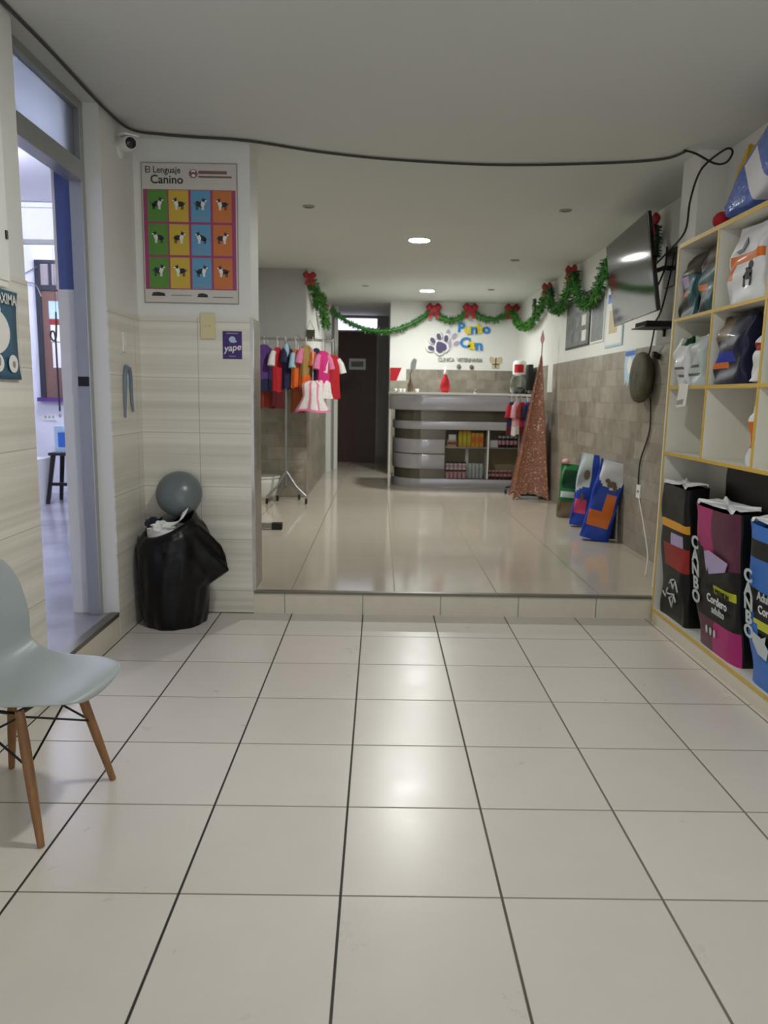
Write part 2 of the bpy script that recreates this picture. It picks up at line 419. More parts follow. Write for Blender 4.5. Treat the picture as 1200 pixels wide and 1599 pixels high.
# upper room
sbox('wall_left', 'paint_white', -1.80, -1.70, 4.83, 9.02, 0, 3.04)
mm('facing_wall_shade', (176, 176, 174), .65, var=.02)  # shade on the facing wall, put into its base colour
sbox('wall_facing', 'facing_wall_shade', -1.80, -.885, 8.92, 9.05, ZU, ZC)
sbox('baseboard_facing', 'stone_x', -1.70, -.885, 8.912, 8.92, ZU, 1.81)
sbox('wall_hall_left', 'paint_white', -1.02, -.885, 9.05, 14.1, ZU, ZC)
sbox('baseboard_hall', 'stone_y', -.885, -.877, 8.914, 12.1, ZU, 1.81)
sbox('trim_6', 'white_plastic', -.885, -.80, 12.10, 12.22, ZU, ZC)
sbox('trim_7', 'white_plastic', -.775, -.715, 12.5, 12.62, ZU, ZC)
sbox('trim_8', 'hall_shade_trim_grey', -.885, -.78, 12.5, 12.66, ZU, ZC)
sbox('wall_back', 'paint_white', .14, 2.30, YB, YB+.12, ZU, ZC)
sbox('baseboard_back', 'stone_x', .14, XR, YB-.008, YB, ZU, 1.80)
sbox('wall_hall_right', 'hall_shade_trim_grey', .14, .20, YB+.12, 14.1, ZU, ZC)
sbox('wall_hall_end', 'hall_shade_trim_grey', -1.02, .20, YD, YD+.12, ZU, ZC)
sbox('wall_right', 'paint_white', XR, XR+.17, 4.80, YB+.12, ZU, ZC)
sbox('baseboard_right', 'stone_y', XR-.008, XR, 4.80, YB-.008, ZU, 1.80)
sbox('wall_right', 'paint_white', XRF, XRF+.12, -1.6, YS, 0, ZC)
sbox('wall_right', 'paint_white', 1.84, XR+.17, YS, 4.80, ZU, ZC)
# shopfront side piers behind the camera
sbox('wall_front', 'paint_white', -1.70, -1.15, -1.7, -1.6, 0, ZC)
sbox('wall_front', 'paint_white', 1.75, 2.12, -1.7, -1.6, 0, ZC)
# side room beyond the door
sbox('wall_other_end', 'other_wall', -5.2, -1.80, 8.93, 9.05, ZU, 3.04)
sbox('wall_other_side', 'other_wall', -5.2, -5.08, 2.0, 8.93, ZU, 3.04)
sbox('wall_other_front', 'other_wall', -5.2, -1.70, 1.9, 2.0, ZU, 3.04)
sbox('trim_9', 'other_wall', -5.08, -1.80, 7.0, 7.25, 2.72, 3.04)
sbox('trim_10', 'other_wall', -5.08, -1.80, 6.96, 7.0, 2.99, 3.03)
sbox('trim_11', 'ink_grey', -5.08, -1.80, 6.985, 7.0, 2.68, 2.72)

# aluminium door frame of the side room
d1 = struct(MB().box(-1.605, -1.537, 3.985, 4.03, ZU, ZC).box(-1.605, -1.537, 3.13, 3.175, ZU, ZC)
            .box(-1.605, -1.537, 3.175, 3.985, 2.775, ZC).box(-1.612, -1.53, 3.175, 3.985, 2.43, 2.48).box(-1.605, -1.537, 3.175, 3.985, 2.48, 2.53)
            .build('door_1', 'aluminium', bevel=.004))
o = MB().box(-1.575, -1.567, 3.175, 3.985, 2.53, 2.775).build('transom_pane', 'frosted', d1); o['label'] = 'frosted glass transom pane'
MB().box(-1.60, -1.545, 3.978, 3.986, 1.40, 1.45).build('strike_plate', 'black', d1)

# brown door at the end of the hall
d2 = struct(MB().box(-.86, -.08, YD-.05, YD-.005, ZU, 2.53).build('door_2', 'dark_wood', bevel=.004))
MB().box(-.885, -.86, YD-.07, YD-.002, ZU, 2.80).box(-.08, -.03, YD-.07, YD-.002, ZU, 2.80).box(-.86, -.08, YD-.07, YD-.002, 2.77, 2.80).box(-.86, -.08, YD-.07, YD-.002, 2.53, 2.56).build('door_frame', 'hall_shade_trim_grey', d2)
MB().box(-.86, -.08, YD-.04, YD-.02, 2.56, 2.77).build('transom_pane', 'transom_light', d2)['label'] = 'lit white transom window'
MB().ball((-.80, YD-.09, 1.15), .028).lathe([(.012, -.09), (.012, -.05)], 8, c=(-.80, YD, 1.15), axis='y').build('door_knob', 'chrome', d2)
t = MB().box(-.585, -.28, YD-.054, YD-.051, 1.85, 2.05).build('paper_sign', 'white_paper'); tag(t, 'white paper sheet taped to the dark brown hall door', 'sign')
MB().box(-.55, -.32, YD-.0555, YD-.054, 1.90, 2.0).build('printed_block', 'grey_print', t)

# ------------------------------------------------------------------ ceiling lights
def ceiling_lamp(x, y, label, m='lamp', r=.095):
    t = thing('ceiling_light', label, 'ceiling light', (x, y, ZC), group='lit round ceiling lights')
    MB().lathe([(r+.018, 0), (r+.016, -.012), (r, -.018), (r-.002, -.010)], 28, cap=False).build('trim_ring', 'white_plastic', t)
    MB().lathe([(r, -.012), (r*.6, -.016), (.002, -.017)], 28, cap=False).build('diffuser', m, t)['label'] = 'glowing white diffuser'
ceiling_lamp(.337, 7.15, 'lit round ceiling light nearer the step, larger of the two seen')
ceiling_lamp(.62, 10.45, 'lit round ceiling light over the counter, in front of the sign wall')
ceiling_lamp(.20, 2.45, 'lit round ceiling light of the front room, above the white tile floor', 'lamp_front', .10)
for x, y, lb in ((-.58, 6.03, 'unlit recessed spot in the left ceiling, nearest the step'),
                 (1.41, 6.0, 'unlit recessed spot in the ceiling nearest the television'),
                 (1.40, 8.12, 'unlit recessed spot in the ceiling right of centre, before the right garland bows'),
                 (-.22, 10.16, 'unlit recessed spot in the ceiling before the dark hall door'),
                 (1.47, 10.3, 'unlit recessed spot in the ceiling farthest right above the counter')):
    t = thing('ceiling_spot', lb, 'ceiling light', (x, y, ZC), group='unlit recessed ceiling spots')
    MB().lathe([(.05, 0), (.048, -.006), (.034, -.008)], 20, cap=False).build('trim_ring', 'hall_shade_trim_grey', t)
    MB().lathe([(.034, -.003), (.002, -.002)], 20, cap=False).build('lens', 'ink_grey', t)
t = thing('tube_light', 'white tube light on the side room ceiling in front of the beam', 'ceiling light', (-3.2, 5.4, 3.04))
MB().box(-.6, .6, -.05, .05, -.04, 0).build('housing', 'white_plastic', t)
MB().tube([(-.58, 0, -.06), (.58, 0, -.06)], .02, 10).build('tube', 'tube', t)
t = thing('tube_light', 'added unseen tube light behind the beam, brightening the side room end wall', 'ceiling light', (-3.1, 8.0, 3.04))  # extra tube, added to brighten the wall beyond the beam
MB().box(-.6, .6, -.05, .05, -.04, 0).build('housing', 'white_plastic', t)
MB().tube([(-.58, 0, -.06), (.58, 0, -.06)], .02, 10).build('tube', 'tube', t)

# ------------------------------------------------------------------ moulded chair
def make_chair():
    t = thing('chair', 'grey moulded shell chair with splayed wooden legs and black wire bracing', 'chair', (-1.19, 2.32, 0), math.radians(-10.5))
    # side profile: s forward (+x), z
    P = [(.294, .420, .085), (.296, .434, .135), (.270, .445, .186), (.175, .443, .224), (.06, .432, .232), (-.05, .427, .236), (-.10, .440, .236), (-.140, .478, .232), (-.160, .54, .228), (-.175, .62, .222), (-.19, .70, .212), (-.205, .77, .19), (-.214, .80, .15), (-.217, .815, .09)]
    def prof(v):
        k = v*(len(P)-1); i = min(int(k), len(P)-2); a = k-i
        def cr(j, c):
            g = lambda q: P[max(0, min(len(P)-1, q))][c]
            p0, p1, p2, p3 = g(j-1), g(j), g(j+1), g(j+2)
            return .5*(2*p1+(p2-p0)*a+(2*p0-5*p1+4*p2-p3)*a*a+(3*p1-p0-3*p2+p3)*a**3)
        return cr(i, 0), cr(i, 1), cr(i, 2)
    def f(u, v):
        x, z, w = prof(v); q = 2*u-1
        seat = 1-min(1, max(0, (v-.40)/.25)); back = 1-seat
        rise = .055*abs(q)**2.6*min(1, max(0, v-.04)*2.6)
        return (x+back*(.075*abs(q)**2.2)*min(1, (1-v)*3+.3), q*w, z+seat*rise*(.35 if v < .3 else .35+.65*min(1, (v-.3)/.15))+back*rise*.2-(.012*(1-q*q) if v < .55 else 0))
    MB().grid(f, 21, 43).build('shell', 'shell_grey', t, solid=.007, sub=1)['label'] = 'grey moulded seat and back shell'
    feet = {(1, 1): (.22, .20), (1, -1): (.22, -.21), (-1, 1): (-.185, .20), (-1, -1): (-.185, -.21)}
    top = {(1, 1): (.125, .145), (1, -1): (.125, -.145), (-1, 1): (-.10, .125), (-1, -1): (-.10, -.125)}
    for k in feet:
        a, b = Vector((*top[k], .40)), Vector((*feet[k], .002))
        MB().tube([a, a.lerp(b, .25), a.lerp(b, .6), b], [.014, .0165, .0155, .011], 14).build('leg', 'beech', t)
    w = MB()
    def at(k, s): return Vector((*top[k], .40)).lerp(Vector((*feet[k], .002)), s)
    ks = [(1, 1), (1, -1), (-1, -1), (-1, 1)]
    for i in range(4):
        a, b = ks[i], ks[(i+1) % 4]
        w.tube([at(a, .42), at(b, .04)], .004, 6).tube([at(b, .42), at(a, .04)], .004, 6)
    w.tube([at((1, 1), .02), at((1, -1), .02), at((-1, -1), .02), at((-1, 1), .02), at((1, 1), .02)], .006, 6)
    w.build('wire_bracing', 'black', t)['label'] = 'black wire cross bracing'
    for k in ks:
        p = at(k, .42); MB().ball(p, .012, 8, 6).build('bolt', 'black', t)
make_chair()

# ------------------------------------------------------------------ bin with black liner
def make_bin():
    cx, cyy = -1.225, 4.345
    t = thing('trash_bin', 'black bag lined round bin with tilted grey dome lid in the tiled corner', 'bin', (cx, cyy, 0))
    def wob(th, z): return .004*math.sin(7*th+6*z)+.003*math.sin(13*th-11*z)+.005*math.sin(3*th+4*z)+.004*math.sin(19*th+23*z)*max(0, z-.3)
    # body: lower plain bin
    MB().lathe([(.150, 0), (.158, .01), (.165, .2), (.172, .34)], 40).build('bin_body', 'black', t, bevel=0)
    # liner bag: hangs over the rim, opening faces the room and leans left
    Pz = [(.180, .004, 0), (.189, .05, 0), (.196, .14, 0), (.203, .25, 0), (.208, .33, 0), (.209, .41, 0), (.208, .48, .0), (.192, .555, .01), (.168, .60, .02), (.150, .612, .03), (.140, .600, .035), (.132, .57, .035), (.13, .50, .03)]
    def f(u, v):
        k = v*(len(Pz)-1); i = min(int(k), len(Pz)-2); a = k-i
        r, z, g = (Pz[i][c]*(1-a)+Pz[i+1][c]*a for c in range(3))
        th = 2*PI*u; w = wob(th, z)*(1 if v < .5 else .5)
        r += w
        x, y = r*math.cos(th), r*math.sin(th)
        hi = max(0, z-.42)/.2
        # right flank: the spare length of the bag is pulled down into a pointed fold
        dth = (th+.10+PI) % (2*PI)-PI
        gz = max(0, min(1, (.62-z)/.26)) if z > .335 else max(0, min(1, (z-.235)/.10))
        if v > .62: gz = 0
        fl = .115*math.exp(-(dth/.42)**2)*gz*(1+.22*math.sin(16*dth+30*z)+.12*math.sin(41*z+9*dth))
        x += fl*math.cos(-.10); y += fl*math.sin(-.10)
        z2 = z+hi*(.075*math.cos(th-.75))           # rear right of the rim bulges higher
        x = x*(1-.06*hi)-.02*hi
        z2 = max(.003, z2)
        return (max(x, -.218), min(y, .188), z2)
    MB().grid(f, 96, 72, closed_u=True, mfn=lambda u, v: 1 if .30 < v < .66 and (u < .20 or u > .80) else 0).build('liner_bag', ['bag_black', 'bag_black'], t)['label'] = 'black plastic liner bag'
    # inner pale bucket rim
    MB().lathe([(.128, .53), (.131, .585), (.126, .588), (.118, .54)], 32, c=(-.02, 0, 0), cap=False).build('bucket_rim', 'white_plastic', t)
    # lid: shallow dome standing on the rear rim
    lid = MB().lathe([(.136, -.018), (.138, 0), (.132, .022), (.112, .05), (.075, .074), (.035, .086), (.002, .089)], 36, cap=False)
    lid.lathe([(.130, -.016), (.10, .03), (.002, .06)], 36, cap=False)
    m4 = Matrix.Translation((.02, .085, .775)) @ Matrix.Rotation(math.radians(18), 4, 'Y') @ Matrix.Rotation(math.radians(68), 4, 'X')
    lid.xf(m4).build('lid', 'lid_grey', t)['label'] = 'grey plastic dome lid tipped open'
    MB().tube([(-.07, .10, .60), (.0, .09, .66), (.05, .09, .69)], .03, 10).build('lid_hinge', 'lid_grey', t)
    # rubbish: crumpled sheets
    def crumple(name, label, c, r, m, sq, seed):
        rnd = random.Random(seed)
        ph = [rnd.uniform(0, 6) for _ in range(6)]
        def h(u, v):
            th, p = 2*PI*u, PI*v
            rr = r*(1+.16*math.sin(5*th+ph[0]+3*p)+.14*math.sin(9*p+ph[1]+2*th)+.10*math.sin(11*th+ph[2]-5*p))
            return (c[0]+rr*sq[0]*math.sin(p)*math.cos(th), c[1]+rr*sq[1]*math.sin(p)*math.sin(th), c[2]-rr*sq[2]*math.cos(p))
        o = MB().grid(h, 26, 16, closed_u=True, smooth=False).build(name, m, loc=(cx, cyy, 0) if False else None)
        tag(o, label, 'rubbish'); return o
    crumple('crumpled_wrapper', 'crumpled navy blue wrapper at the left of the open bin', (cx-.10, cyy-.05, .605), .045, 'foil_navy', (1, 1, .8), 1)
    crumple('plastic_bag', 'crumpled white plastic bag in the open bin below the grey lid', (cx-.045, cyy-.075, .592), .062, 'white_plastic', (1.2, .8, .55), 2)
    s = MB()
    def st(u, v):
        a = v; p = Vector((-.03, -.11, .60)).lerp(Vector((.085, -.03, .675)), a)
        p.z -= .03*math.sin(PI*a); p.x += .02*math.sin(PI*a)
        return (cx+p.x-.016+.032*u, cyy+p.y+.012*u, p.z+.03*u)
    o = s.grid(st, 4, 12).build('paper_strip', 'white_paper', solid=.003); tag(o, 'white paper strip curling over the right rim of the open bin', 'rubbish')
make_bin()

# ------------------------------------------------------------------ dog language poster on the pillar
def make_poster():
    x0, x1, zb, zt = -1.405, -.855, 1.905, 2.685
    W, Hh = x1-x0, zt-zb
    t = thing('poster', 'framed poster of twelve coloured dog body language pictures on the white pillar', 'poster', (x0, YS, zb))
    F = fr((0, -.012, 0), (1, 0, 0), (0, 0, 1))
    def lay(d): return Matrix.Translation((0, -d, 0)) @ F
    MB().box(0, W, -.012, 0, 0, Hh).build('board', 'poster_paper', t, bevel=.003)
    MB().box(-.004, W+.004, -.010, 0, -.004, 0).box(-.004, W+.004, -.010, 0, Hh, Hh+.004).box(-.004, 0, -.010, 0, 0, Hh).box(W, W+.004, -.010, 0, 0, Hh).build('edge_frame', 'ink_grey', t)
    U = lambda u: u*W
    V = lambda v: (1-v)*Hh
    MB().prism(rect(U(.012), U(.988), V(.905), V(.185)), F, .0006).build('backing_print', 'print_magenta', t)['label'] = 'magenta printed field behind the cells'
    cols = [(.055, .262, 'print_green'), (.280, .488, 'print_yellow'), (.515, .72, 'print_sky'), (.745, .945, 'print_orange')]
    rows = [(.190, .415), (.432, .655), (.672, .897)]
    rnd = random.Random(3)
    poses = [[(-.1, .25, .5), (.35, .35, 1)], ]
    for ri, (v0, v1) in enumerate(rows):
        for ci, (u0, u1, m) in enumerate(cols):
            c = MB().prism(rect(U(u0), U(u1), V(v1), V(v0)), lay(.0006), .0006).build('picture_cell', m, t)
            w, h = U(u1)-U(u0), V(v0)-V(v1); mx, my = (U(u0)+U(u1))/2, V(v1)+h*.58
            sd = 1 if (ri+ci) % 2 else -1
            s = w*.5; ang = (-.5, .1, .55, .25, -.2, .0)[(ri*4+ci) % 6]
            d = MB()
            bx, by = mx+sd*s*.12, my-s*.05
            d.prism(ell(bx, by, s*.46, s*.26, 14, ang*sd), lay(.0012), .0004, 0)              # body
            hx_, hy_ = mx-sd*s*.36, my+s*.34
            d.prism(ell(mx-sd*s*.24, my+s*.02, s*.20, s*.36, 12, sd*.35), lay(.0014), .0004, 1)   # white chest
            d.prism(ell(hx_, hy_, s*.21, s*.16, 12), lay(.0016), .0004, 0)                      # head
            d.prism(ell(hx_-sd*s*.17, hy_-s*.05, s*.11, s*.08, 10), lay(.0018), .0004, 1)       # muzzle
            d.prism([(hx_+sd*s*.02, hy_+s*.08), (hx_+sd*s*.18, hy_+s*.05), (hx_+sd*s*.14, hy_+s*.32)], lay(.0018), .0004, 0)   # ear
            for k, lx in enumerate((-.28, -.16, .30, .44)):
                d.prism(rect(mx+sd*s*lx-s*.05, mx+sd*s*lx+s*.05, my-s*.60, my-s*.1), lay(.0012), .0004, 1 if k < 2 else 0)
            d.prism([(bx+sd*s*.40, by), (bx+sd*s*.46, by-s*.10), (bx+sd*s*.68, by+s*.26*(1 if ri != 1 else -1))], lay(.0012), .0004, 0)  # tail
            d.build('dog_picture', ['ink', 'white_paper'], c)
            MB().prism(rect(mx-w*.27, mx+w*.27, V(v1)+h*.10, V(v1)+h*.145), lay(.0012), .0003).build('caption_line', 'ink_grey' if ci == 2 else m, c)
    text('title_lettering', 'El Lenguaje', .050, Matrix.Translation((U(.225), -.0125, V(.050))) @ fr((0, 0, 0), (1, 0, 0), (0, 0, 1)), 'ink', t, .0004, bold=.0006, sx=.92)
    text('title_lettering', 'Canino', .066, Matrix.Translation((U(.265), -.0125, V(.118))) @ fr((0, 0, 0), (1, 0, 0), (0, 0, 1)), 'ink', t, .0004, bold=.0012, sx=1)
    lg = MB().prism(ell(U(.545), V(.072), .025, .025, 20), lay(.0002), .0004)
    lg.prism(ell(U(.548), V(.085), .011, .008, 12), lay(.0006), .0004, 1)
    for a in range(3): lg.prism(ell(U(.532+.014*a), V(.055-.004*(a == 1)), .0045, .006, 8), lay(.0006), .0004, 1)
    lg.prism(rect(U(.60), U(.90), V(.073), V(.050)), lay(.0002), .0003, 2).prism(rect(U(.60), U(.95), V(.100), V(.086)), lay(.0002), .0003, 2)
    lg.build('clinic_logo', ['brown_logo', 'white_paper', 'brown_logo'], t)
    ft = MB()
    for a, b, c, d in ((.07, .22, .955, .925), (.56, .68, .960, .930)): ft.prism([(U(a), V(c)), (U(b), V(c)), (U(b-.01), V(d+.008)), (U((a+b)/2), V(d)), (U(a+.015), V(d+.004))], lay(.0002), .0003, 0)
    ft.prism(rect(U(.28), U(.50), V(.952), V(.944)), lay(.0002), .0003, 1).prism(rect(U(.73), U(.95), V(.962), V(.953)), lay(.0002), .0003, 1)
    ft.build('sponsor_marks', ['ink', 'ink_grey'], t)
make_poster()

# wall plates and stickers near the poster
t = thing('wall_plate', 'cream blank cover plate on the pillar just under the dog poster', 'wall plate', (-1.037, YS-.008, 1.77))
MB().box(-.045, .045, -.012, 0, -.075, .075).build('plate', 'cream_plastic', t, bevel=.004)
MB().box(-.018, -.006, -.0135, -.011, -.006, .006).box(.006, .018, -.0135, -.011, -.006, .006).build('slot', 'beige', t)
t = thing('payment_sticker', 'purple payment sticker with white script on the tiled pillar', 'sticker', (-.893, YS-.008, 1.662))
MB().box(-.058, .058, -.0015, 0, -.082, .082).build('sheet', 'purple_print', t)
Fp = fr((0, -.0016, 0), (1, 0, 0), (0, 0, 1))
MB().prism(ell(0, .034, .02, .018, 16), Fp, .0005).prism(ell(.006, .022, .022, .008, 12), Fp, .0004).build('emblem', 'pale_blue', t)
text('lettering', 'yape', .056, Matrix.Translation((0, -.0018, -.016)) @ fr((0, 0, 0), (1, 0, .12), (-.12, 0, 1)), 'white_paper', t, .0004, shear=.25, bold=.0008)
MB().prism(rect(-.035, .035, .066, .072), Fp, .0004).prism(rect(-.02, .02, -.068, -.063), Fp, .0004).build('small_print', 'ink_grey', t)
t = thing('light_switch', 'white light switch on the tiled left wall beside the door frame', 'switch', (XL+.008, 4.26, 1.65))
MB().box(0, .009, -.032, .032, -.055, .055).build('plate', 'white_plastic', t, bevel=.003)
MB().box(.009, .014, -.012, .012, -.022, .022).build('rocker', 'white_paper', t, bevel=.002)
t = thing('wall_sticker', 'grey blue arch shaped cut-out sticker peeling off the left wall tiles', 'sticker', (XL+.009, 4.285, 1.38))
def arch(y, z): return (.004+.010*abs(z)/.15, y, z)
MB().tube([(.004, -.06, -.15), (.006, -.062, -.02), (.006, -.055, .08), (.006, -.03, .13), (.006, .02, .125), (.006, .045, .07), (.006, .05, -.03), (.012, .052, -.12)], [.006, .013, .014, .016, .016, .013, .010, .007], 8).build('cut_out_shape', 'sticker_grey', t)
MB().box(.0, .003, -.03, .03, .02, .15).build('sheet', 'pale_blue', t)
# security camera
t = thing('security_camera', 'white bullet security camera high on the left wall above the switch', 'camera', (XL, 4.33, 2.70))
MB().lathe([(.055, 0), (.055, .012), (.03, .018)], 20, axis='x').build('wall_base', 'white_plastic', t)
MB().tube([(.015, 0, .02), (.05, -.03, .02)], .018, 10).build('bracket', 'white_plastic', t)
cm = MB().lathe([(.032, -.06), (.038, -.045), (.038, .06), (.033, .07)], 20, axis='x').build('housing', 'white_plastic', t)
cm.location = (.055, -.06, 0); cm.rotation_euler = (0, .15, -.9)
ln = MB().lathe([(.029, .068), (.029, .074), (.010, .076)], 18, axis='x').build('lens', 'black_gloss', cm)
MB().box(-.03, .085, -.040, .040, .034, .044).build('sun_shield', 'white_plastic', cm, bevel=.003)

# electrical box and teal notice on the near left wall
t = thing('fuse_box', 'white fuse box high on the near left wall, cut by the photo edge', 'electrical box', (XL, 2.66, 2.10))
MB().box(0, .07, -.16, .185, -.355, .37).build('box', 'white_plastic', t, bevel=.006)
MB().box(.07, .076, -.145, .19, -.33, .345).build('cover', 'paint_white', t, bevel=.004)
MB().box(.076, .082, .168, .18, -.18, -.15).build('latch', 'black', t)
MB().tube([(.03, .14, -.355), (.03, .14, -.385)], .016, 8).build('cable_gland', 'black', t)
t = thing('capacity_notice', 'teal capacity notice with white circles on the near left wall tiles', 'notice', (XL+.008, 2.665, 1.58))
def sh(u, v):
    y = -.30+.64*u; return (.004+.010*(abs(2*v-1)**3)*u, y, -.165+.335*v)
MB().grid(lambda u, v: sh(u, v), 12, 12).build('sheet', 'teal_print', t, solid=.002)
Fn = fr((.0165, 0, 0), (0, 1, 0), (0, 0, 1))
nb = MB().prism(ell(.135, .01, .125, .085, 28), Fn, .0008).prism(ell(.16, -.105, .042, .034, 20), Fn, .0008).prism(ell(.275, -.105, .036, .034, 20), Fn, .0008)
nb.prism(ell(.02, -.105, .042, .034, 20), Fn, .0008).build('white_circles', 'white_paper', t)
Fk = Matrix.Translation((.001, 0, 0)) @ Fn
MB().prism(ell(.10, .01, .05, .04, 16), Fk, .0006).prism(ell(.165, -.10, .014, .018, 10), Fk, .0006).prism(ell(.278, -.107, .012, .014, 10), Fk, .0006).build('pictograms', 'ink_grey', t)
text('lettering', 'CAPACIDAD MAXIMA', .055, Matrix.Translation((0, .325, .135)) @ Fn, 'white_paper', t, .0006, align='RIGHT', sx=.85, bold=.0006)
text('lettering', 'CLIENTES', .055, Matrix.Translation((0, .20, .10)) @ Fn, 'white_paper', t, .0006, align='RIGHT', sx=.85, bold=.0006)
MB().tube([(.018, .338, -.16), (.018, .332, .0), (.018, .336, .165)], .0015, 5).build('edge_line', 'white_paper', t)

# ------------------------------------------------------------------ black cable along the ceiling
def smooth(pts, n=6):
    pts = [Vector(p) for p in pts]; out = []
    for i in range(len(pts)-1):
        p0, p1, p2, p3 = pts[max(i-1, 0)], pts[i], pts[i+1], pts[min(i+2, len(pts)-1)]
        for k in range(n):
            a = k/n
            out.append(.5*(2*p1+(p2-p0)*a+(2*p0-5*p1+4*p2-p3)*a*a+(3*p1-p0-3*p2+p3)*a**3))
    out.append(pts[-1]); return out
zc = ZC-.010
pts = [(-1.44, 2.6, zc), (-1.44, 3.05, zc), (-1.435, 3.4, zc), (-1.43, 4.04, zc-.01), (-1.40, 4.36, zc-.005), (-1.25, 4.45, zc), (-1.09, 4.48, zc), (-.78, 4.53, zc), (-.38, 4.70, zc), (.08, 4.82, zc), (.72, 4.88, zc), (1.37, 4.80, zc), (1.68, 4.70, zc), (1.755, 4.55, zc)]
o = MB().tube(smooth(pts), .0075, 8).build('cable', 'cable_grey'); tag(o, 'long black cable sagging along the ceiling from left wall to right pillar', 'cable')
pts = [(1.755, 4.56, zc), (1.80, 4.50, 2.775), (1.88, 4.42, 2.70), (1.92, 4.36, 2.69), (1.935, 4.33, 2.735), (1.92, 4.38, 2.765), (1.88, 4.52, 2.735), (1.83, 4.52, 2.66), (1.80, 4.53, 2.52), (1.795, 4.56, 2.36), (1.82, 4.9, 2.30), (1.86, 5.2, 2.28)]
pts = [(x-.02, y-.02, z) for x, y, z in pts]
o = MB().tube(smooth(pts), .006, 8).build('cable', 'rubber'); tag(o, 'thin black cable looping down from the ceiling corner to the television', 'cable')

# ------------------------------------------------------------------ garlands and bows
def tinsel(path, r, seed, lime=0.0):
    rnd = random.Random(seed); mb = MB()
    pts = smooth(path, 10)
    mb.tube(pts, r*.38, 8)
    L = 0
    for i in range(len(pts)-1):
        a, b = pts[i], pts[i+1]; d = (b-a); n = max(1, int(d.length/.0016))
        ax = d.normalized()
        for k in range(n):
            p = a.lerp(b, rnd.random())
            q = Vector((rnd.gauss(0, 1), rnd.gauss(0, 1), rnd.gauss(0, 1))); q -= ax*q.dot(ax)*.6
            if q.length < .1: continue
            q.normalize(); l = r*rnd.uniform(.75, 1.0); w = q.cross(Vector((rnd.gauss(0, 1), rnd.gauss(0, 1), rnd.gauss(0, 1)))).normalized()*.006
            e = p+q*l; e.z -= .006
            mb.add([p-w, p+w, e+w*.6, e-w*.6], [(0, 1, 2, 3)], rnd.choices((0, 1, 2), (.6, .12+lime, .28))[0])
    return mb
def sag(a, b, d, n=7):
    a, b = Vector(a), Vector(b)
    return [a.lerp(b, i/(n-1))-Vector((0, 0, d*4*(i/(n-1))*(1-i/(n-1)))) for i in range(n)]
def bow(parent, p, s, face, seed):
    """ribbon bow: two puffed loops, knot and two tails; face = outward unit vector"""
    n = Vector(face); rt = Vector((0, 0, 1)).cross(n).normalized(); F = fr(p, rt, (0, 0, 1))
    mb = MB()
    for sd in (-1, 1):
        def lp(u, v):
            t = 2*PI*u; k = math.sin(PI*(.06+.94*v))**.6
            a = s*(.08+.62*v); y = s*.34*(.25+.75*math.sin(PI*min(1, .15+.75*v)))*math.sin(t)*k
            z = s*.16*math.cos(t)*k*(1+.15*math.sin(5*t))
            return F @ Vector((sd*a, y+s*.2+.03*s*math.sin(7*v), z))
        mb.grid(lp, 18, 10, closed_u=True)
        def tl(u, v):
            return F @ Vector((sd*(s*.08+s*.26*v)+(u-.5)*s*.34, -s*.85*v+s*.1, s*.10+s*.06*math.sin(5*v+u)))
        mb.grid(tl, 4, 8)
    mb.ball(F @ Vector((0, s*.18, s*.06)), s*.17, 10, 8)
    return mb.build('bow', 'red_bow', parent)
TM = ['tinsel_green', 'tinsel_lime', 'tinsel_dark']
# left: over the wall corner and down to the hall post
t = thing('garland', 'short green tinsel garland with red bows hanging at the left wall corner before the hall', 'garland', (0, 0, 0), group=None)
mb = tinsel([(-.83, 9.0, 2.70), (-.80, 9.3, 2.60), (-.795, 9.7, 2.50), (-.795, 10.0, 2.58), (-.795, 10.15, 2.66), (-.79, 10.3, 2.50), (-.785, 10.6, 2.38), (-.78, 10.8, 2.34)], .085, 1, .25)
mb.build('tinsel', TM, t)
bow(t, (-.84, 8.86, 2.72), .12, (.4, -1, 0), 1); bow(t, (-.80, 10.9, 2.62), .075, (.6, -1, 0), 2)
# across the hall and the sign wall
t = thing('garland', 'long green tinsel garland swagged over hall opening and sign wall with three red bows', 'garland')
zt_ = 2.70
mb = tinsel(sag((-.78, 11.55, 2.66), (.78, 11.72, zt_), .32, 9)[:], .07, 2)
b2 = tinsel(sag((.78, 11.70, zt_), (1.36, 11.70, zt_+.02), .16), .08, 3); mb.add(b2.v, b2.f); mb.mi[-len(b2.mi):] = b2.mi
b2 = tinsel(sag((1.36, 11.70, zt_+.02), (2.02, 11.70, zt_+.02), .15), .08, 4); mb.add(b2.v, b2.f); mb.mi[-len(b2.mi):] = b2.mi
mb.build('tinsel', TM, t)
bow(t, (.80, 11.66, zt_+.0), .18, (0, -1, 0), 3); bow(t, (1.36, 11.66, zt_+.01), .18, (0, -1, 0), 4); bow(t, (2.0, 11.66, zt_+.01), .18, (0, -1, 0), 5)
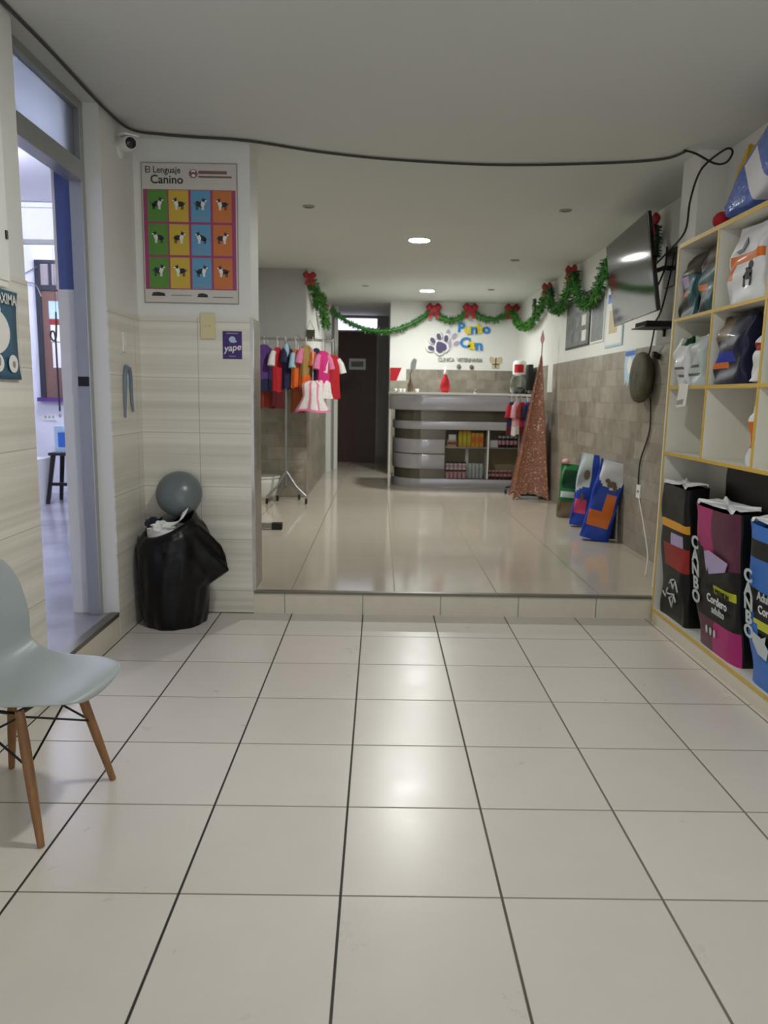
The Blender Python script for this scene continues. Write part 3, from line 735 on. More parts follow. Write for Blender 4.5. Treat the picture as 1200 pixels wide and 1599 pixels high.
# right wall
t = thing('garland', 'green tinsel garland in swags along the right wall, partly behind the television', 'garland')
nodes = [(2.0, 11.68, 2.71), (2.045, 9.39, 2.72), (2.045, 8.22, 2.73), (2.045, 7.0, 2.62), (2.04, 5.84, 2.70)]
mb = MB(); lm = (.3, .15, .1, .05)
for i, d in enumerate((.34, .33, .36, .30)):
    b2 = tinsel(sag(nodes[i], nodes[i+1], d, 9), .082, 10+i, lm[i]); mb.add(b2.v, b2.f); mb.mi[-len(b2.mi):] = b2.mi
mb.build('tinsel', TM, t)
for i, q in enumerate(nodes[1:3]+nodes[4:]):
    bow(t, (q[0]-.02, q[1], q[2]), .13, (-1, -.6, 0), 20+i)
for i, (x, y, z) in enumerate(((2.06, 10.25, 2.60), (2.06, 9.30, 2.62), (2.06, 8.12, 2.62), (2.06, 5.82, 2.58))):
    tinsel([(x, y, z+.10), (x, y-.02, z), (x, y-.03, z-.14)], .05, 30+i).build('tinsel_end', 'tinsel_dark', t)['label'] = 'dark green loose end of tinsel'

# ------------------------------------------------------------------ sign on the back wall
def make_sign():
    t = thing('wall_sign', 'pet clinic sign with purple paw and blue yellow letters on the white back wall', 'sign', (0, YB, 0))
    def sx(x, y): return .688+.00993*(x-665)+.00017*(y-510)
    def sz(x, y): return 2.452-.00997*(y-510)+.000175*(x-665)
    k = .00993
    def F(x, y, out=0, rot=0): return fr((sx(x, y), -out, sz(x, y)), (math.cos(rot), 0, math.sin(rot)), (-math.sin(rot), 0, math.cos(rot)))
    mm('paw_purple', (74, 62, 104), .4); mm('paw_lilac', (168, 156, 182), .4); mm('sign_blue', (48, 130, 196), .35); mm('sign_yellow', (226, 206, 40), .35)
    def paw(mb, cx, cy_, s, rot, out, d, mi, grow=0):
        c, sn = math.cos(rot), math.sin(rot)
        def P(x, y): return (cx+(x*c-y*sn)*s, cy_-(x*sn+y*c)*s)
        # pad
        pad = [(-.95, -.25), (-.75, -.85), (-.25, -1.0), (0, -.85), (.25, -1.0), (.75, -.85), (.95, -.25), (.62, .35), (.25, .78), (0, .85), (-.25, .78), (-.62, .35)]
        q = [P(x*(1+grow), y*(1+grow)) for x, y in pad]
        f = fr((0, -out, 0), (1, 0, 0), (0, 0, 1))
        mb.prism([(sx(a, b), sz(a, b)) for a, b in q], f, d, mi)
        for tx, ty, ta in ((-1.45, .55, .6), (-.58, 1.45, .2), (.58, 1.45, -.2), (1.45, .55, -.6)):
            a, b = P(tx, ty)
            mb.prism(ell(sx(a, b), sz(a, b), s*k*(.36+grow*.6), s*k*(.55+grow*.6), 16, ta+rot), f, d, mi)
    w = MB(); paw(w, 699, 534, 9.8, -.45, 0, .015, 0, .22); w.build('light_paw_backing', 'white_plastic', t)
    w = MB(); paw(w, 699, 534, 9.4, -.45, .015, .015, 0); w.build('light_paw', 'paw_lilac', t)
    w = MB(); paw(w, 688, 540, 10.5, .55, .02, .02, 0, .22); w.build('dark_paw_backing', 'white_plastic', t)
    w = MB(); paw(w, 688, 540, 9.5, .55, .04, .015, 0); w.build('dark_paw', 'paw_purple', t)
    def letter(ch, x, y, size, m, rot=0):
        text('letter_backing', ch, size*k*1.0, F(x, y, .004, rot), 'white_plastic', t, .006, bold=.020, sx=1.15)
        text('letter', ch, size*k, F(x, y, .016, rot), m, t, .010, bold=.008, sx=1.15)
    for ch, x, y, m in (('P', 720.5, 512, 'sign_blue'), ('u', 731, 514, 'sign_yellow'), ('n', 741, 515, 'sign_blue'), ('b', 750, 513.5, 'sign_yellow'), ('o', 760, 514, 'sign_blue')):
        letter(ch, x, y, 20 if ch != 'P' else 19, m, random.uniform(-.1, .1))
    for ch, x, y, m in (('C', 727, 535, 'sign_blue'), ('a', 737.5, 537, 'sign_yellow'), ('n', 749, 539, 'sign_blue')):
        letter(ch, x, y, 21 if ch == 'C' else 22, m, random.uniform(-.08, .08))
    text('small_lettering', 'CLINICA  VETERINARIA', 8.2*k, F(720, 561, .01), 'ink_grey', t, .008, sx=.82, bold=.002)
make_sign()
t = thing('gold_ornament', 'small golden butterfly ornament right of the clinic sign lettering', 'ornament', (1.80, YB, 1.93))
Fo = fr((0, -.004, 0), (1, 0, 0), (0, 0, 1))
MB().prism(ell(-.05, .02, .045, .07, 12, .5), Fo, .006).prism(ell(.05, .02, .045, .07, 12, -.5), Fo, .006).prism(ell(-.03, -.06, .03, .04, 10, -.3), Fo, .006).prism(ell(.03, -.06, .03, .04, 10, .3), Fo, .006).build('wings', 'beige', t)
MB().tube([(0, -.01, -.09), (0, -.01, .07)], .008, 8).build('body', 'olive', t)
t = thing('paper_notice', 'small red and white paper notice at the left end of the back wall', 'notice', (.27, YB-.008, 1.72))
MB().box(-.12, .13, -.002, 0, -.10, .10).build('sheet', 'white_paper', t)
MB().prism([(-.12, -.10), (-.02, -.10), (.06, .10), (-.12, .10)], fr((0, -.0022, 0), (1, 0, 0), (0, 0, 1)), .0008).build('red_print', 'print_magenta' if False else 'cloth_red', t)
for i, (x, z, m, lb) in enumerate(((1.22, 1.855, 'grey_print', 'tiny grey hook plate on the back wall below the sign, left one'), (1.42, 1.85, 'brown_logo', 'tiny brown hanging tag on the back wall below the sign, right one'))):
    o = MB().lathe([(.002, 0), (.03, -.004), (.034, -.02), (.012, -.03)], 12, axis='y', c=(x, YB-.008, z)).build('wall_hook' if i == 0 else 'wall_tag', m); tag(o, lb, 'hook' if i == 0 else 'tag')

# ------------------------------------------------------------------ reception counter
def make_counter():
    t = thing('counter', 'curved white and grey reception counter with a lit glass display niche', 'counter', (0, 0, 0))
    YF, XLc, R, XE = 10.10, .19, .42, 2.09
    def path(off=0, x_end=XE):
        p = [(x_end, YF-off)]
        cx, cy_ = XLc+R, YF+R
        for i in range(13):
            a = -PI/2-(PI/2)*i/12
            p.append((cx+(R+off)*math.cos(a), cy_+(R+off)*math.sin(a)))
        p.append((XLc-off, YF+.75))
        return p
    def strip(name, z0, z1, off, m, x_end=XE, th=.02):
        a, b = path(off, x_end), path(off-th, x_end); mb = MB(); n = len(a)
        vs = [(x, y, z0) for x, y in a]+[(x, y, z1) for x, y in a]+[(x, y, z1) for x, y in b]+[(x, y, z0) for x, y in b]
        fs = []
        for i in range(n-1):
            fs += [(i, i+1, n+i+1, n+i)[::-1], (n+i, n+i+1, 2*n+i+1, 2*n+i)[::-1], (2*n+i, 2*n+i+1, 3*n+i+1, 3*n+i)[::-1], (3*n+i, 3*n+i+1, i+1, i)[::-1]]
        fs += [(0, n, 2*n, 3*n), (n-1, 4*n-1, 3*n-1, 2*n-1)]
        mb.add(vs, fs, 0, False)
        o = mb.build(name, m, t)
        for p in o.data.polygons: p.use_smooth = abs(p.normal.z) < .5
        md = o.modifiers.new('b', 'BEVEL'); md.width = .003; md.segments = 2; md.limit_method = 'ANGLE'; md.angle_limit = .9
        return o
    # smoked core
    c = path(-.022, .90); poly = c+[(.90, YF+.75)]
    MB().prism(poly, Matrix.Translation((0, 0, ZU+.02)), 1.205-ZU-.02).build('core', 'smoked_panel', t)['label'] = 'dark smoked body panel'
    MB().box(.90, XE, YF+.022, YF+.75, .94, 1.205).box(.90, XE, YF+.40, YF+.75, ZU, .94).box(.90, XE, YF+.022, YF+.40, ZU+.02, .275).build('core_right', 'smoked_panel', t)
    MB().box(.90, XE, YF+.39, YF+.40, .275, .94).build('niche_back', 'beige', t)
    MB().box(.905, XE, YF+.05, YF+.39, .688, .704).build('niche_shelf', 'lavender_laminate', t)
    MB().box(1.475, 1.495, YF+.0, YF+.39, .275, .935).build('niche_divider', 'white_plastic', t)
    MB().box(1.20, 1.245, YF+.2, YF+.235, .275, .69).build('niche_post', 'white_plastic', t)
    MB().box(.905, XE, YF+.004, YF+.010, .275, .935).build('glass_front', 'case_glass', t)
    strip('base_band', ZU, .265, .01, 'lavender_laminate')
    for z0, z1, xe in ((.40, .598, .89), (.612, .805, .89), (.94, 1.05, XE)):
        strip('panel_band', z0, z1, 0, 'lavender_laminate', xe)
    strip('fascia', 1.20, 1.405, .05, 'lavender_laminate')
    tp = path(.075)+[(XE, YF+.78)]
    MB().prism(tp, Matrix.Translation((0, 0, 1.405)), .03).build('worktop', 'white_plastic', t, bevel=.004)
    MB().box(.125, .15, YF+.10, YF+.74, ZU, 1.20).build('side_panel', 'white_plastic', t)
    return YF
YF = make_counter()
ZT = 1.436
# products in the niche
def product_box(x0, x1, y0, y1, z0, z1, m, label, name='product_box', cat='box', group=None, band=None):
    o = MB().box(x0, x1, y0, y1, z0, z1).build(name, m, bevel=.003); tag(o, label, cat, group)
    if band: MB().box(x0+.006, x1-.006, y0-.0012, y0, z0+(z1-z0)*.3, z0+(z1-z0)*.7).build('printed_label', band, o)
    return o
yb0 = YF+.08
product_box(.93, 1.06, yb0, yb0+.1, .704, .80, 'beige', 'beige carton at the left end of the niche shelf', band='cloth_coral')
product_box(.95, 1.05, yb0, yb0+.1, .80, .87, 'white_paper', 'white carton lying on top of the beige carton in the niche')
for i in range(6):
    x = 1.085+.058*i
    product_box(x, x+.053, yb0, yb0+.12, .704, .925 if i < 3 else .90, 'foil_yellow' if i < 3 else 'foil_amber', ('yellow upright carton on the niche shelf, %s of the yellow row' % ('first', 'second', 'third')[i]) if i < 3 else ('amber upright carton on the niche shelf, %s of the amber row' % ('first', 'second', 'third')[i-3]), group='yellow cartons on the niche shelf', band='foil_lime' if i < 3 else 'foil_orange')
def can(x, y, z, r, h, body, lid, label, group, name='tin_can', cat='can'):
    t = thing(name, label, cat, (x, y, z), group=group)
    MB().lathe([(r, 0), (r, h)], 14).build('body', body, t); MB().lathe([(r*1.02, h), (r*1.02, h+.02), (r*.9, h+.024)], 14).build('lid', lid, t)
    MB().lathe([(r*1.01, h*.3), (r*1.01, h*.75)], 14, cap=False).build('label_band', 'cloth_rose', t)
for r_ in range(2):
    for i in range(5):
        can(.945+.058*i, YF+.10, .275+.115*r_, .025, .085, 'foil_white' if r_ else 'cloth_rose', 'black' if r_ else 'cloth_darkred',
            '%s tin in the %s row at the left of the niche floor' % (('first', 'second', 'third', 'fourth', 'fifth')[i], ('bottom', 'upper')[r_]), 'tins stacked in the counter niche')
for i in range(4):
    x = 1.262+.052*i
    o = MB().grid(lambda u, v: (x+.023*(1-.0*v)*math.cos(2*PI*u), YF+.12+.03*(1-.8*max(0, v-.7)/.3)*math.sin(2*PI*u), .276+.20*v), 14, 8, closed_u=True).build('sachet', 'foil_silver')
    tag(o, '%s silver sachet standing on the niche floor right of the white post' % ('first', 'second', 'third', 'fourth')[i], 'packet', 'silver sachets in the niche')
product_box(1.515, 1.63, yb0, yb0+.1, .704, .80, 'white_paper', 'upper white carton in the right niche, on the shelf')
product_box(1.515, 1.62, yb0, yb0+.1, .49, .64, 'white_paper', 'lower white carton in the right niche, on the small jars') if False else None
for i in range(6):
    can(1.53+.057*i, YF+.10, .275, .024, .09, 'cloth_darkred', 'cloth_rose', '%s dark red jar on the right niche floor' % ('first', 'second', 'third', 'fourth', 'fifth', 'sixth')[i], 'dark red jars in the right niche', 'small_jar', 'jar')
for i in range(5):
    can(1.66+.055*i, YF+.12, .704, .023, .13, 'foil_dark', 'foil_silver', '%s dark bottle with pale cap on the right niche shelf' % ('first', 'second', 'third', 'fourth', 'fifth')[i], 'dark bottles in the right niche', 'small_bottle', 'bottle')

# things standing on the worktop
t = thing('red_bottle', 'red teardrop shaped bottle with white cap standing on the counter', 'bottle', (.885, 10.28, ZT))
MB().lathe([(.035, 0), (.062, .03), (.070, .085), (.058, .15), (.035, .21), (.020, .25)], 24).build('body', 'cloth_red', t)
MB().lathe([(.022, .25), (.024, .29), (.012, .30), (.010, .345), (.002, .35)], 16).build('cap', 'white_plastic', t)
t = thing('treat_jar', 'round glass jar with red label lid at the right end of the counter', 'jar', (1.90, 10.28, ZT))
MB().lathe([(.07, 0), (.11, .03), (.125, .10), (.115, .18), (.085, .235), (.075, .26)], 28, cap=False).lathe([(.002, .004), (.07, .0)], 28, cap=False).build('glass_bowl', 'clear', t, solid=.005)
MB().lathe([(.088, .26), (.092, .275), (.092, .40), (.085, .44), (.05, .455), (.002, .457)], 24).build('lid', 'white_plastic', t)
MB().grid(lambda u, v: (.0945*math.cos(-2.6+1.5*u), .0945*math.sin(-2.6+1.5*u), .285+.11*v), 10, 2).build('red_label', 'cloth_red', t)
MB().ball((0, 0, .05), .09, 14, 8, sq=(1, 1, .5)).build('treats', 'beige', t)
t = thing('monitor', 'slim black monitor seen edge-on at the right end of the counter', 'monitor', (2.045, 10.45, ZT))
MB().box(-.035, .03, -.24, .24, .05, .40).build('screen_housing', 'black', t, bevel=.008)
MB().lathe([(.075, 0), (.075, .01), (.02, .02), (.02, .08)], 16, c=(-.005, 0, 0)).build('stand', 'black', t)
t = thing('card_holder', 'small brown bottle with a wire clip holding a pale card on the counter', 'card holder', (.41, 10.25, ZT))
MB().lathe([(.038, 0), (.042, .02), (.042, .10), (.02, .14), (.018, .175)], 18).build('bottle', 'foil_brown', t)
MB().tube([(0, 0, .17), (-.01, 0, .24), (.02, 0, .30), (.03, 0, .34)], .006, 6).build('wire_clip', 'black', t)
MB().prism([(-.01, .31), (.06, .30), (.08, .43), (.04, .46), (.0, .40)], fr((0, -.01, 0), (1, 0, 0), (0, 0, 1)), .003).build('card', 'foil_silver', t)
for i, x in enumerate((.20, .265, .32, .50)):
    t = thing('tea_light', '%s small white glass candle on the left end of the counter' % ('leftmost', 'second from the left', 'third from the left', 'rightmost')[i], 'candle', (x, 10.22, ZT), group='small candles on the counter')
    MB().lathe([(.022, 0), (.026, .045), (.023, .045), (.020, .02)], 14).build('cup', 'white_plastic', t)
    MB().tube([(0, 0, .02), (0, 0, .04)], .002, 5).build('wick', 'black', t)
o = MB().lathe([(.016, 0), (.02, .03), (.008, .05), (.002, .052)], 12, c=(1.29, 10.2, ZT)).build('bell', 'chrome'); tag(o, 'tiny silver bell on the middle of the counter', 'bell')

# ------------------------------------------------------------------ clothes racks and pet clothes
def make_rack():
    t = thing('clothes_rack', 'grey wheeled clothes rack loaded with pet clothes left of the hall', 'clothes rack', (-1.06, 8.42, ZU))
    MB().tube([(0, 0, .20), (0, 0, 1.85)], .016, 12).build('post', 'grey_metal', t)
    MB().tube([(-.42, 0, 1.845), (.52, .02, 1.83)], .013, 12).build('rail', 'chrome', t)
    MB().lathe([(.02, 0), (.02, .05)], 12, c=(0, 0, 1.82)).build('joint', 'chrome', t)
    MB().ball((.15, -.02, 1.87), .018, 10, 8).build('end_knob', 'chrome', t)
    for x, y in ((-.205, -.12), (.235, -.08), (-.12, .13), (.12, .25)):
        l = MB().tube([(0, 0, .36), (x*.5, y*.5, .19), (x, y, .085)], [.016, .014, .013], 8).build('leg', 'grey_metal', t)
        MB().lathe([(.030, -.012), (.034, -.006), (.034, .006), (.030, .012)], 16, c=(x, y, .036), axis='x').build('caster', 'rubber', l)
        MB().tube([(x, y, .085), (x, y, .04)], .010, 8).build('caster_stem', 'chrome', l)
make_rack()
def garment(x, y, ztop, L, w, yawd, body, label, sleeve=None, band=None, hem=1.0, d=.045, zr=None, group='pet clothes on the rack', slv=True, skirt=None, stripes=False):
    zr = zr or 1.985
    t = thing('pet_garment', label, 'pet clothes', (x, y, ztop), math.radians(yawd), group=group)
    rnd = random.Random(label); ph = rnd.uniform(0, 6)
    def prof(v):
        if v < .12: return .35+.65*math.sin(PI/2*v/.12)
        return 1-.10*math.sin(PI*(v-.12)/.88)+(hem-1)*max(0, v-.5)*2
    def f(u, v):
        th = 2*PI*u; ww = w/2*prof(v); dd = d*(.5+.5*min(1, v*3))*(1+.4*(hem-1)*v)
        fo = 1+.16*v*math.sin(6*th+ph)+.08*v*math.sin(11*th+2*ph)
        return (ww*fo*math.cos(th), dd*fo*math.sin(th), -L*v-.012*v*math.sin(3*th+ph))
    mats = [body]+([band] if band else [])
    MB().grid(f, 26, 16, closed_u=True, mfn=(lambda u, v: 1 if v > .90 or int(u*26) % 3 == 0 else 0) if stripes else (lambda u, v: 1 if v > .70 else 0) if band else None).build('body', mats, t)
    if slv:
        for sd in (-1, 1):
            MB().tube([(sd*w*.34, 0, -.05), (sd*w*.52, -.012, -.10), (sd*w*.66, -.02, -.20)], [.030, .034, .042], 10).build('sleeve', sleeve or body, t)
    if skirt:
        MB().grid(lambda u, v: (w*.55*(1+.5*v)*(1+.10*math.sin(8*2*PI*u))*math.cos(2*PI*u), d*(1+.8*v)*(1+.12*math.sin(8*2*PI*u))*math.sin(2*PI*u), -L*.9-.20*v), 40, 6, closed_u=True).build('skirt', skirt, t)
    h = zr-ztop
    MB().tube([(-w*.38, 0, -.055), (0, 0, -.015), (0, 0, h-.03), (0, .012, h-.004), (0, .012, h+.014), (0, -.0, h+.022), (0, -.014, h+.008)], .004, 6).tube([(0, 0, -.015), (w*.38, 0, -.055)], .004, 6).build('hanger', 'white_plastic', t)
    return t
garment(-1.30, 8.42, 1.92, .52, .20, 50, 'cloth_purple', 'purple and navy pet shirt at the left end of the rack', band='cloth_navy')
garment(-1.27, 8.50, 1.88, .66, .20, 40, 'cloth_coral', 'long coral red pet coat behind the purple shirt', slv=False)
garment(-1.15, 8.40, 1.89, .66, .15, 40, 'cloth_red', 'red pet jacket with white sleeves and black cuffs', sleeve='cloth_white', band='cloth_darkred')
garment(-1.05, 8.42, 1.92, .48, .13, 60, 'cloth_navy', 'dark navy pet shirt with pale blue collar in the middle of the rack', sleeve='cloth_navy')
o = MB().ball((-1.05, 8.37, 1.86), .04, 12, 8, sq=(.8, .6, 1.9)).build('pet_scarf', 'cloth_sky'); tag(o, 'pale blue folded scarf hanging over the navy pet shirt', 'pet clothes', 'pet clothes on the rack')
garment(-.945, 8.40, 1.87, .42, .12, 50, 'cloth_orange', 'bright orange pet vest with grey sleeves', sleeve='cloth_sky')
garment(-.93, 8.47, 1.70, .52, .16, 30, 'cloth_brownorange', 'brown orange pet coat hanging low behind the orange vest', slv=False)
garment(-.83, 8.38, 1.92, .45, .15, 25, 'cloth_tan', 'tan pet vest with orange hem and pink collar', sleeve='cloth_pink', band='cloth_orange')
garment(-.72, 8.42, 1.89, .42, .12, 40, 'cloth_navy', 'slim navy pet shirt beside the hot pink dress', sleeve='cloth_orange')
garment(-.64, 8.38, 1.86, .36, .15, 30, 'cloth_hot', 'hot pink pet dress with a striped white and pink skirt', sleeve='cloth_pink', skirt='cloth_white')
garment(-.535, 8.43, 1.82, .48, .17, 20, 'cloth_red', 'red pet shirt with white sleeves at the right end of the rack', sleeve='cloth_white', zr=1.972)
garment(-.75, 8.32, 1.53, .34, .25, 5, 'cloth_white', 'white and pink striped pet dress in front at the bottom of the rack', band='cloth_pink', stripes=True, hem=1.55, slv=False, zr=1.98, d=.06)

t = thing('clothes_stand', 'small wheeled stand of pet clothes between counter and glitter tree', 'clothes rack', (1.80, 9.55, ZU))
MB().tube([(0, 0, .06), (0, 0, 1.27)], .012, 10).build('post', 'grey_metal', t)
MB().tube([(-.16, 0, 1.25), (.17, 0, 1.25)], .010, 10).build('rail', 'chrome', t)
for x in (-.15, .14):
    l = MB().tube([(0, 0, .12), (x, -.02, .085)], .012, 8).build('leg', 'rubber', t)
    MB().lathe([(.026, -.012), (.030, 0), (.026, .012)], 14, c=(x, -.02, .032), axis='x').build('caster', 'rubber', l)
for i, (x, m, s, lb) in enumerate(((1.68, 'cloth_navy', 'cloth_red', 'navy pet shirt with red sleeves at the left of the small stand'), (1.74, 'cloth_rose', 'cloth_rose', 'rose pink pet shirt second from left on the small stand'), (1.81, 'cloth_red', 'cloth_coral', 'red pet shirt in the middle of the small stand'), (1.88, 'cloth_purple', 'cloth_navy', 'purple pet shirt nearest the glitter tree on the small stand'))):
    garment(x, 9.53-.02*(i % 2), 1.33, .42, .13, 40, m, lb, sleeve=s, band='cloth_white' if i == 1 else 'cloth_darkred', zr=1.395, group='pet clothes on the small stand')

# foot of a stand that shows past the pillar, and a pale basin
t = thing('display_stand', 'grey stand behind the left pillar with only its black capped foot showing', 'stand', (-1.45, 6.72, ZU))
MB().tube([(0, 0, .05), (0, 0, 1.5)], .02, 10).build('post', 'grey_metal', t)
MB().box(-.03, .48, -.03, .03, .015, .055).build('foot_bar', 'grey_metal', t, bevel=.004)
MB().box(.47, .565, -.036, .036, .0, .062).build('end_cap', 'black', t, bevel=.005)
t = thing('basin', 'white rounded plastic basin on the floor behind the pillar', 'basin', (-1.37, 8.71, ZU))
MB().lathe([(.12, 0), (.15, .06), (.18, .20), (.19, .26), (.175, .265), (.13, .05), (.002, .03)], 28, cap=False).build('bowl', 'white_plastic', t, solid=.004)
MB().lathe([(.186, .255), (.202, .262), (.202, .275), (.186, .28)], 28, cap=False).build('rim', 'white_plastic', t)

# framed plaque hanging on the hall corner
t = thing('hanging_plaque', 'small olive framed plaque hanging from a string on the hall corner', 'plaque', (-.83, 8.90, 2.08))
MB().box(-.05, .05, -.008, .004, -.06, .05).build('plaque', 'olive', t, bevel=.003)
MB().tube([(-.045, 0, .05), (-.01, 0, .16), (.045, 0, .05)], .003, 5).build('string', 'black', t)

# ------------------------------------------------------------------ glitter cone tree
def make_tree():
    t = thing('cone_tree', 'tall brown glitter pyramid tree with diamond finial by the right wall', 'christmas tree', (1.878, 9.2, ZU))
    b = .215; H = 1.78
    cs = [Vector((-b, -b, 0)), Vector((b, -b, 0)), Vector((b, b, 0)), Vector((-b, b, 0))]
    for c in cs: c.rotate(Matrix.Rotation(-.06, 3, 'Z'))
    apex = Vector((.085, 0, H))
    mb = MB()
    for i in range(4):
        a, c = cs[i], cs[(i+1) % 4]
        def f(u, v, a=a, c=c):
            p = a.lerp(c, u); arch = .085*4*u*(1-u)*(1-v)
            k = v**.94
            q = p.lerp(apex, k); q.z = H*v+arch*(1-v)
            n = (a+c)/2; q -= n.normalized()*.05*4*u*(1-u)*(1-v)
            return q
        mb.grid(f, 12, 30, smooth=False)
    mb.build('glitter_cover', 'glitter', t, solid=.003)
    for i in range(4):
        MB().tube([cs[i], apex], .006, 6).build('edge_wire', 'glitter', t)
    MB().tube([apex, apex+Vector((0, 0, .12))], .006, 6).build('stem', 'black', t)
    MB().lathe([(.002, .10), (.026, .16), (.024, .185), (.002, .28)], 4, c=apex, smooth=False).build('finial', 'cloth_rose', t)['label'] = 'pale diamond shaped finial'
    MB().box(-.11, .11, -.10, .10, 0, .035).build('base_plate', 'white_plastic', t, bevel=.006)
make_tree()

# ------------------------------------------------------------------ bags
def pillow(name, label, cat, loc, rot, w, d, h, cfn, mats, group=None, top='crimp', puff=1.0, bottom='flat', seed=0, extra=None):
    """filled bag standing on its base: local x across the front, -y is the front, z up"""
    rnd = random.Random(seed+11); p1, p2 = rnd.uniform(0, 6), rnd.uniform(0, 6)
    def sec(v):
        if top == 'crimp':
            k = max(.06, min(1, (1-v)*3.2))**.55
        else: k = 1-.08*v
        kb = 1 if bottom == 'flat' else max(.12, min(1, v*4))**.5
        return k*kb
    def f(u, v):
        th = 2*PI*u; c, s = math.cos(th), math.sin(th); e = .32
        x = w/2*math.copysign(abs(c)**e, c); y = d/2*math.copysign(abs(s)**e, s)*sec(v)
        x *= 1-.05*math.sin(PI*v)*(0 if top == 'open' else 1)
        wr = puff*.006*(math.sin(9*v+p1+3*c)+math.sin(15*v+p2-4*c))
        return (x+wr*.5, y*(1+.06*math.sin(PI*v)*puff)+(wr if abs(s) > .3 else 0), h*v+.006*puff*math.sin(3*th+p1)*v)
    def mf(u, v):
        th = 2*PI*u; s = math.sin(th); c = math.cos(th)
        side = 'front' if s < -.25 or (s < 0 and abs(c) < .96) else ('back' if s > .25 else ('left' if c < 0 else 'right'))
        return cfn((math.copysign(abs(c)**.32, c)+1)/2, v, side)
    t = thing(name, label, cat, loc, 0, group); t.rotation_euler = rot
    mb = MB(); mb.grid(f, 48, 36, closed_u=True, mfn=mf)
    ring0 = [f(i/48, 0) for i in range(48)]; mb.add(ring0, [tuple(range(48))[::-1]], cfn(.5, 0, 'front'))
    if top != 'open':
        ring1 = [f(i/48, 1) for i in range(48)]; mb.add(ring1, [tuple(range(48))], cfn(.5, 1, 'front'))
    mb.build('bag_body', mats, t)
    return t
FR = lambda y, x, z: fr((x, y, z), (1, 0, 0), (0, 0, 1))
# two blue dog food bags leaning on the right wall
def cB(u, v, s):
    if s == 'front':
        if v > .60+.22*abs(u-.55)*1.6 and .08 < u < .94: return 1
        if .16 < v < .60 and .50 < u < .86: return 2
        if .16 < v < .36 and .08 < u < .36: return 2
    return 0
t = pillow('dog_food_bag', 'front blue dog food bag with orange panels and white top leaning on the right wall', 'bag', (1.91, 6.43, ZU+.012), (math.radians(-3), math.radians(12.5), math.radians(-14)), .25, .11, .70, cB, ['foil_blue', 'foil_white', 'foil_orange'], seed=1)
F_ = FR(-.062, 0, 0)
MB().prism(ell(.015, .505, .04, .028, 14, .3), F_, .004).prism(ell(-.025, .53, .022, .02, 12), F_, .004).prism(ell(.05, .48, .018, .03, 12), F_, .004).build('dog_picture', 'foil_brown', t)
t = pillow('dog_food_bag', 'rear blue dog food bag with pink dress picture and white top, behind the front one', 'bag', (2.0, 7.12, ZU+.012), (math.radians(-2), math.radians(6), math.radians(-12)), .26, .10, .70,
           lambda u, v, s: (1 if (v > .60-.25*(.55-u) and u < .68) else 2 if (.16 < v < .36 and .06 < u < .50) else 0) if s == 'front' else 0, ['foil_blue', 'foil_silver', 'foil_pink'], seed=2)
MB().prism(ell(-.04, .50, .03, .05, 12), F_, .004).prism(ell(-.055, .28, .018, .04, 12), F_, .004).build('animal_picture', 'foil_brown', t)
t = pillow('pet_food_bag', 'green pet food bag with a pale band left of the blue bags', 'bag', (1.985, 7.72, ZU+.01), (0, math.radians(3), math.radians(-10)), .20, .13, .55,
           lambda u, v, s: (1 if .36 < v < .50 and .05 < u < .8 and s == 'front' else 2 if (.54 < v < .9 and .12 < u < .85 and s == 'front') else 3 if v < .3 else 0), ['foil_green', 'foil_silver', 'foil_darkgreen', 'foil_brown'], seed=3)
o = MB().ball((1.955, 7.72, .735), .035, 12, 8, sq=(1.2, 1, .8)).build('toy_ball', 'cloth_rose'); tag(o, 'small pale ball resting on top of the green pet food bag', 'toy')
o = MB().hexa([(1.98, 6.52, ZU), (2.11, 6.52, ZU), (2.11, 6.66, ZU), (1.98, 6.66, ZU), (2.04, 6.52, .60), (2.115, 6.52, .60), (2.115, 6.66, .60), (2.04, 6.66, .60)]).build('shadow_and_bag_block', 'black', bevel=.004)  # shadow and a black bag, both put into one dark block
tag(o, 'black block for shadow and black bag behind the front blue dog food bag', 'box')

# ------------------------------------------------------------------ shelf unit
XS0, XS1 = 1.73, 1.985
rowsZ = [.085, 1.065, 1.455, 1.845, 2.262]
colsY = [4.49, 3.975, 3.425, 2.875, 2.33]
def make_shelf():
    t = thing('shelf_unit', 'white open shelving unit with yellow edges along the right wall', 'shelf', (0, 0, 0))
    TH = .018
    def panel(name, x0, x1, y0, y1, z0, z1):
        o = MB().box(x0+.004, x1, y0, y1, z0, z1).build(name, 'cabinet_white', t)
        MB().box(x0, x0+.004, y0, y1, z0, z1).build('yellow_edge', 'yellow_edge', o)['label'] = 'yellow edge band'
    panel('end_panel', XS0, XS1, colsY[0]-TH/2, colsY[0]+TH/2, 0, rowsZ[-1])
    panel('end_panel', XS0, XS1, colsY[-1]-TH/2, colsY[-1]+TH/2, 0, rowsZ[-1])
    for i, z in enumerate(rowsZ):
        panel('top_board' if i == 4 else 'bottom_board' if i == 0 else 'shelf_board', XS0-.001, XS1, colsY[-1]+TH/2, colsY[0]-TH/2, z-TH/2, z+TH/2)
    panel('top_cap', XS0-.001, XS1, colsY[-1]-TH/2, colsY[0]+TH/2, rowsZ[-1]+TH/2, rowsZ[-1]+TH/2+.006)
    for y in colsY[1:-1]:
        for i in range(1, 4):
            panel('divider', XS0, XS1, y-TH/2, y+TH/2, rowsZ[i]+TH/2, rowsZ[i+1]-TH/2)
    MB().box(XS1, XS1+.006, colsY[-1], colsY[0], .0, rowsZ[-1]).build('back_panel', 'cabinet_white', t)
    MB().box(XS0+.003, XS0+.018, colsY[-1]+TH/2, colsY[0]-TH/2, 0, rowsZ[0]-TH/2).build('plinth', 'riser', t)
make_shelf()
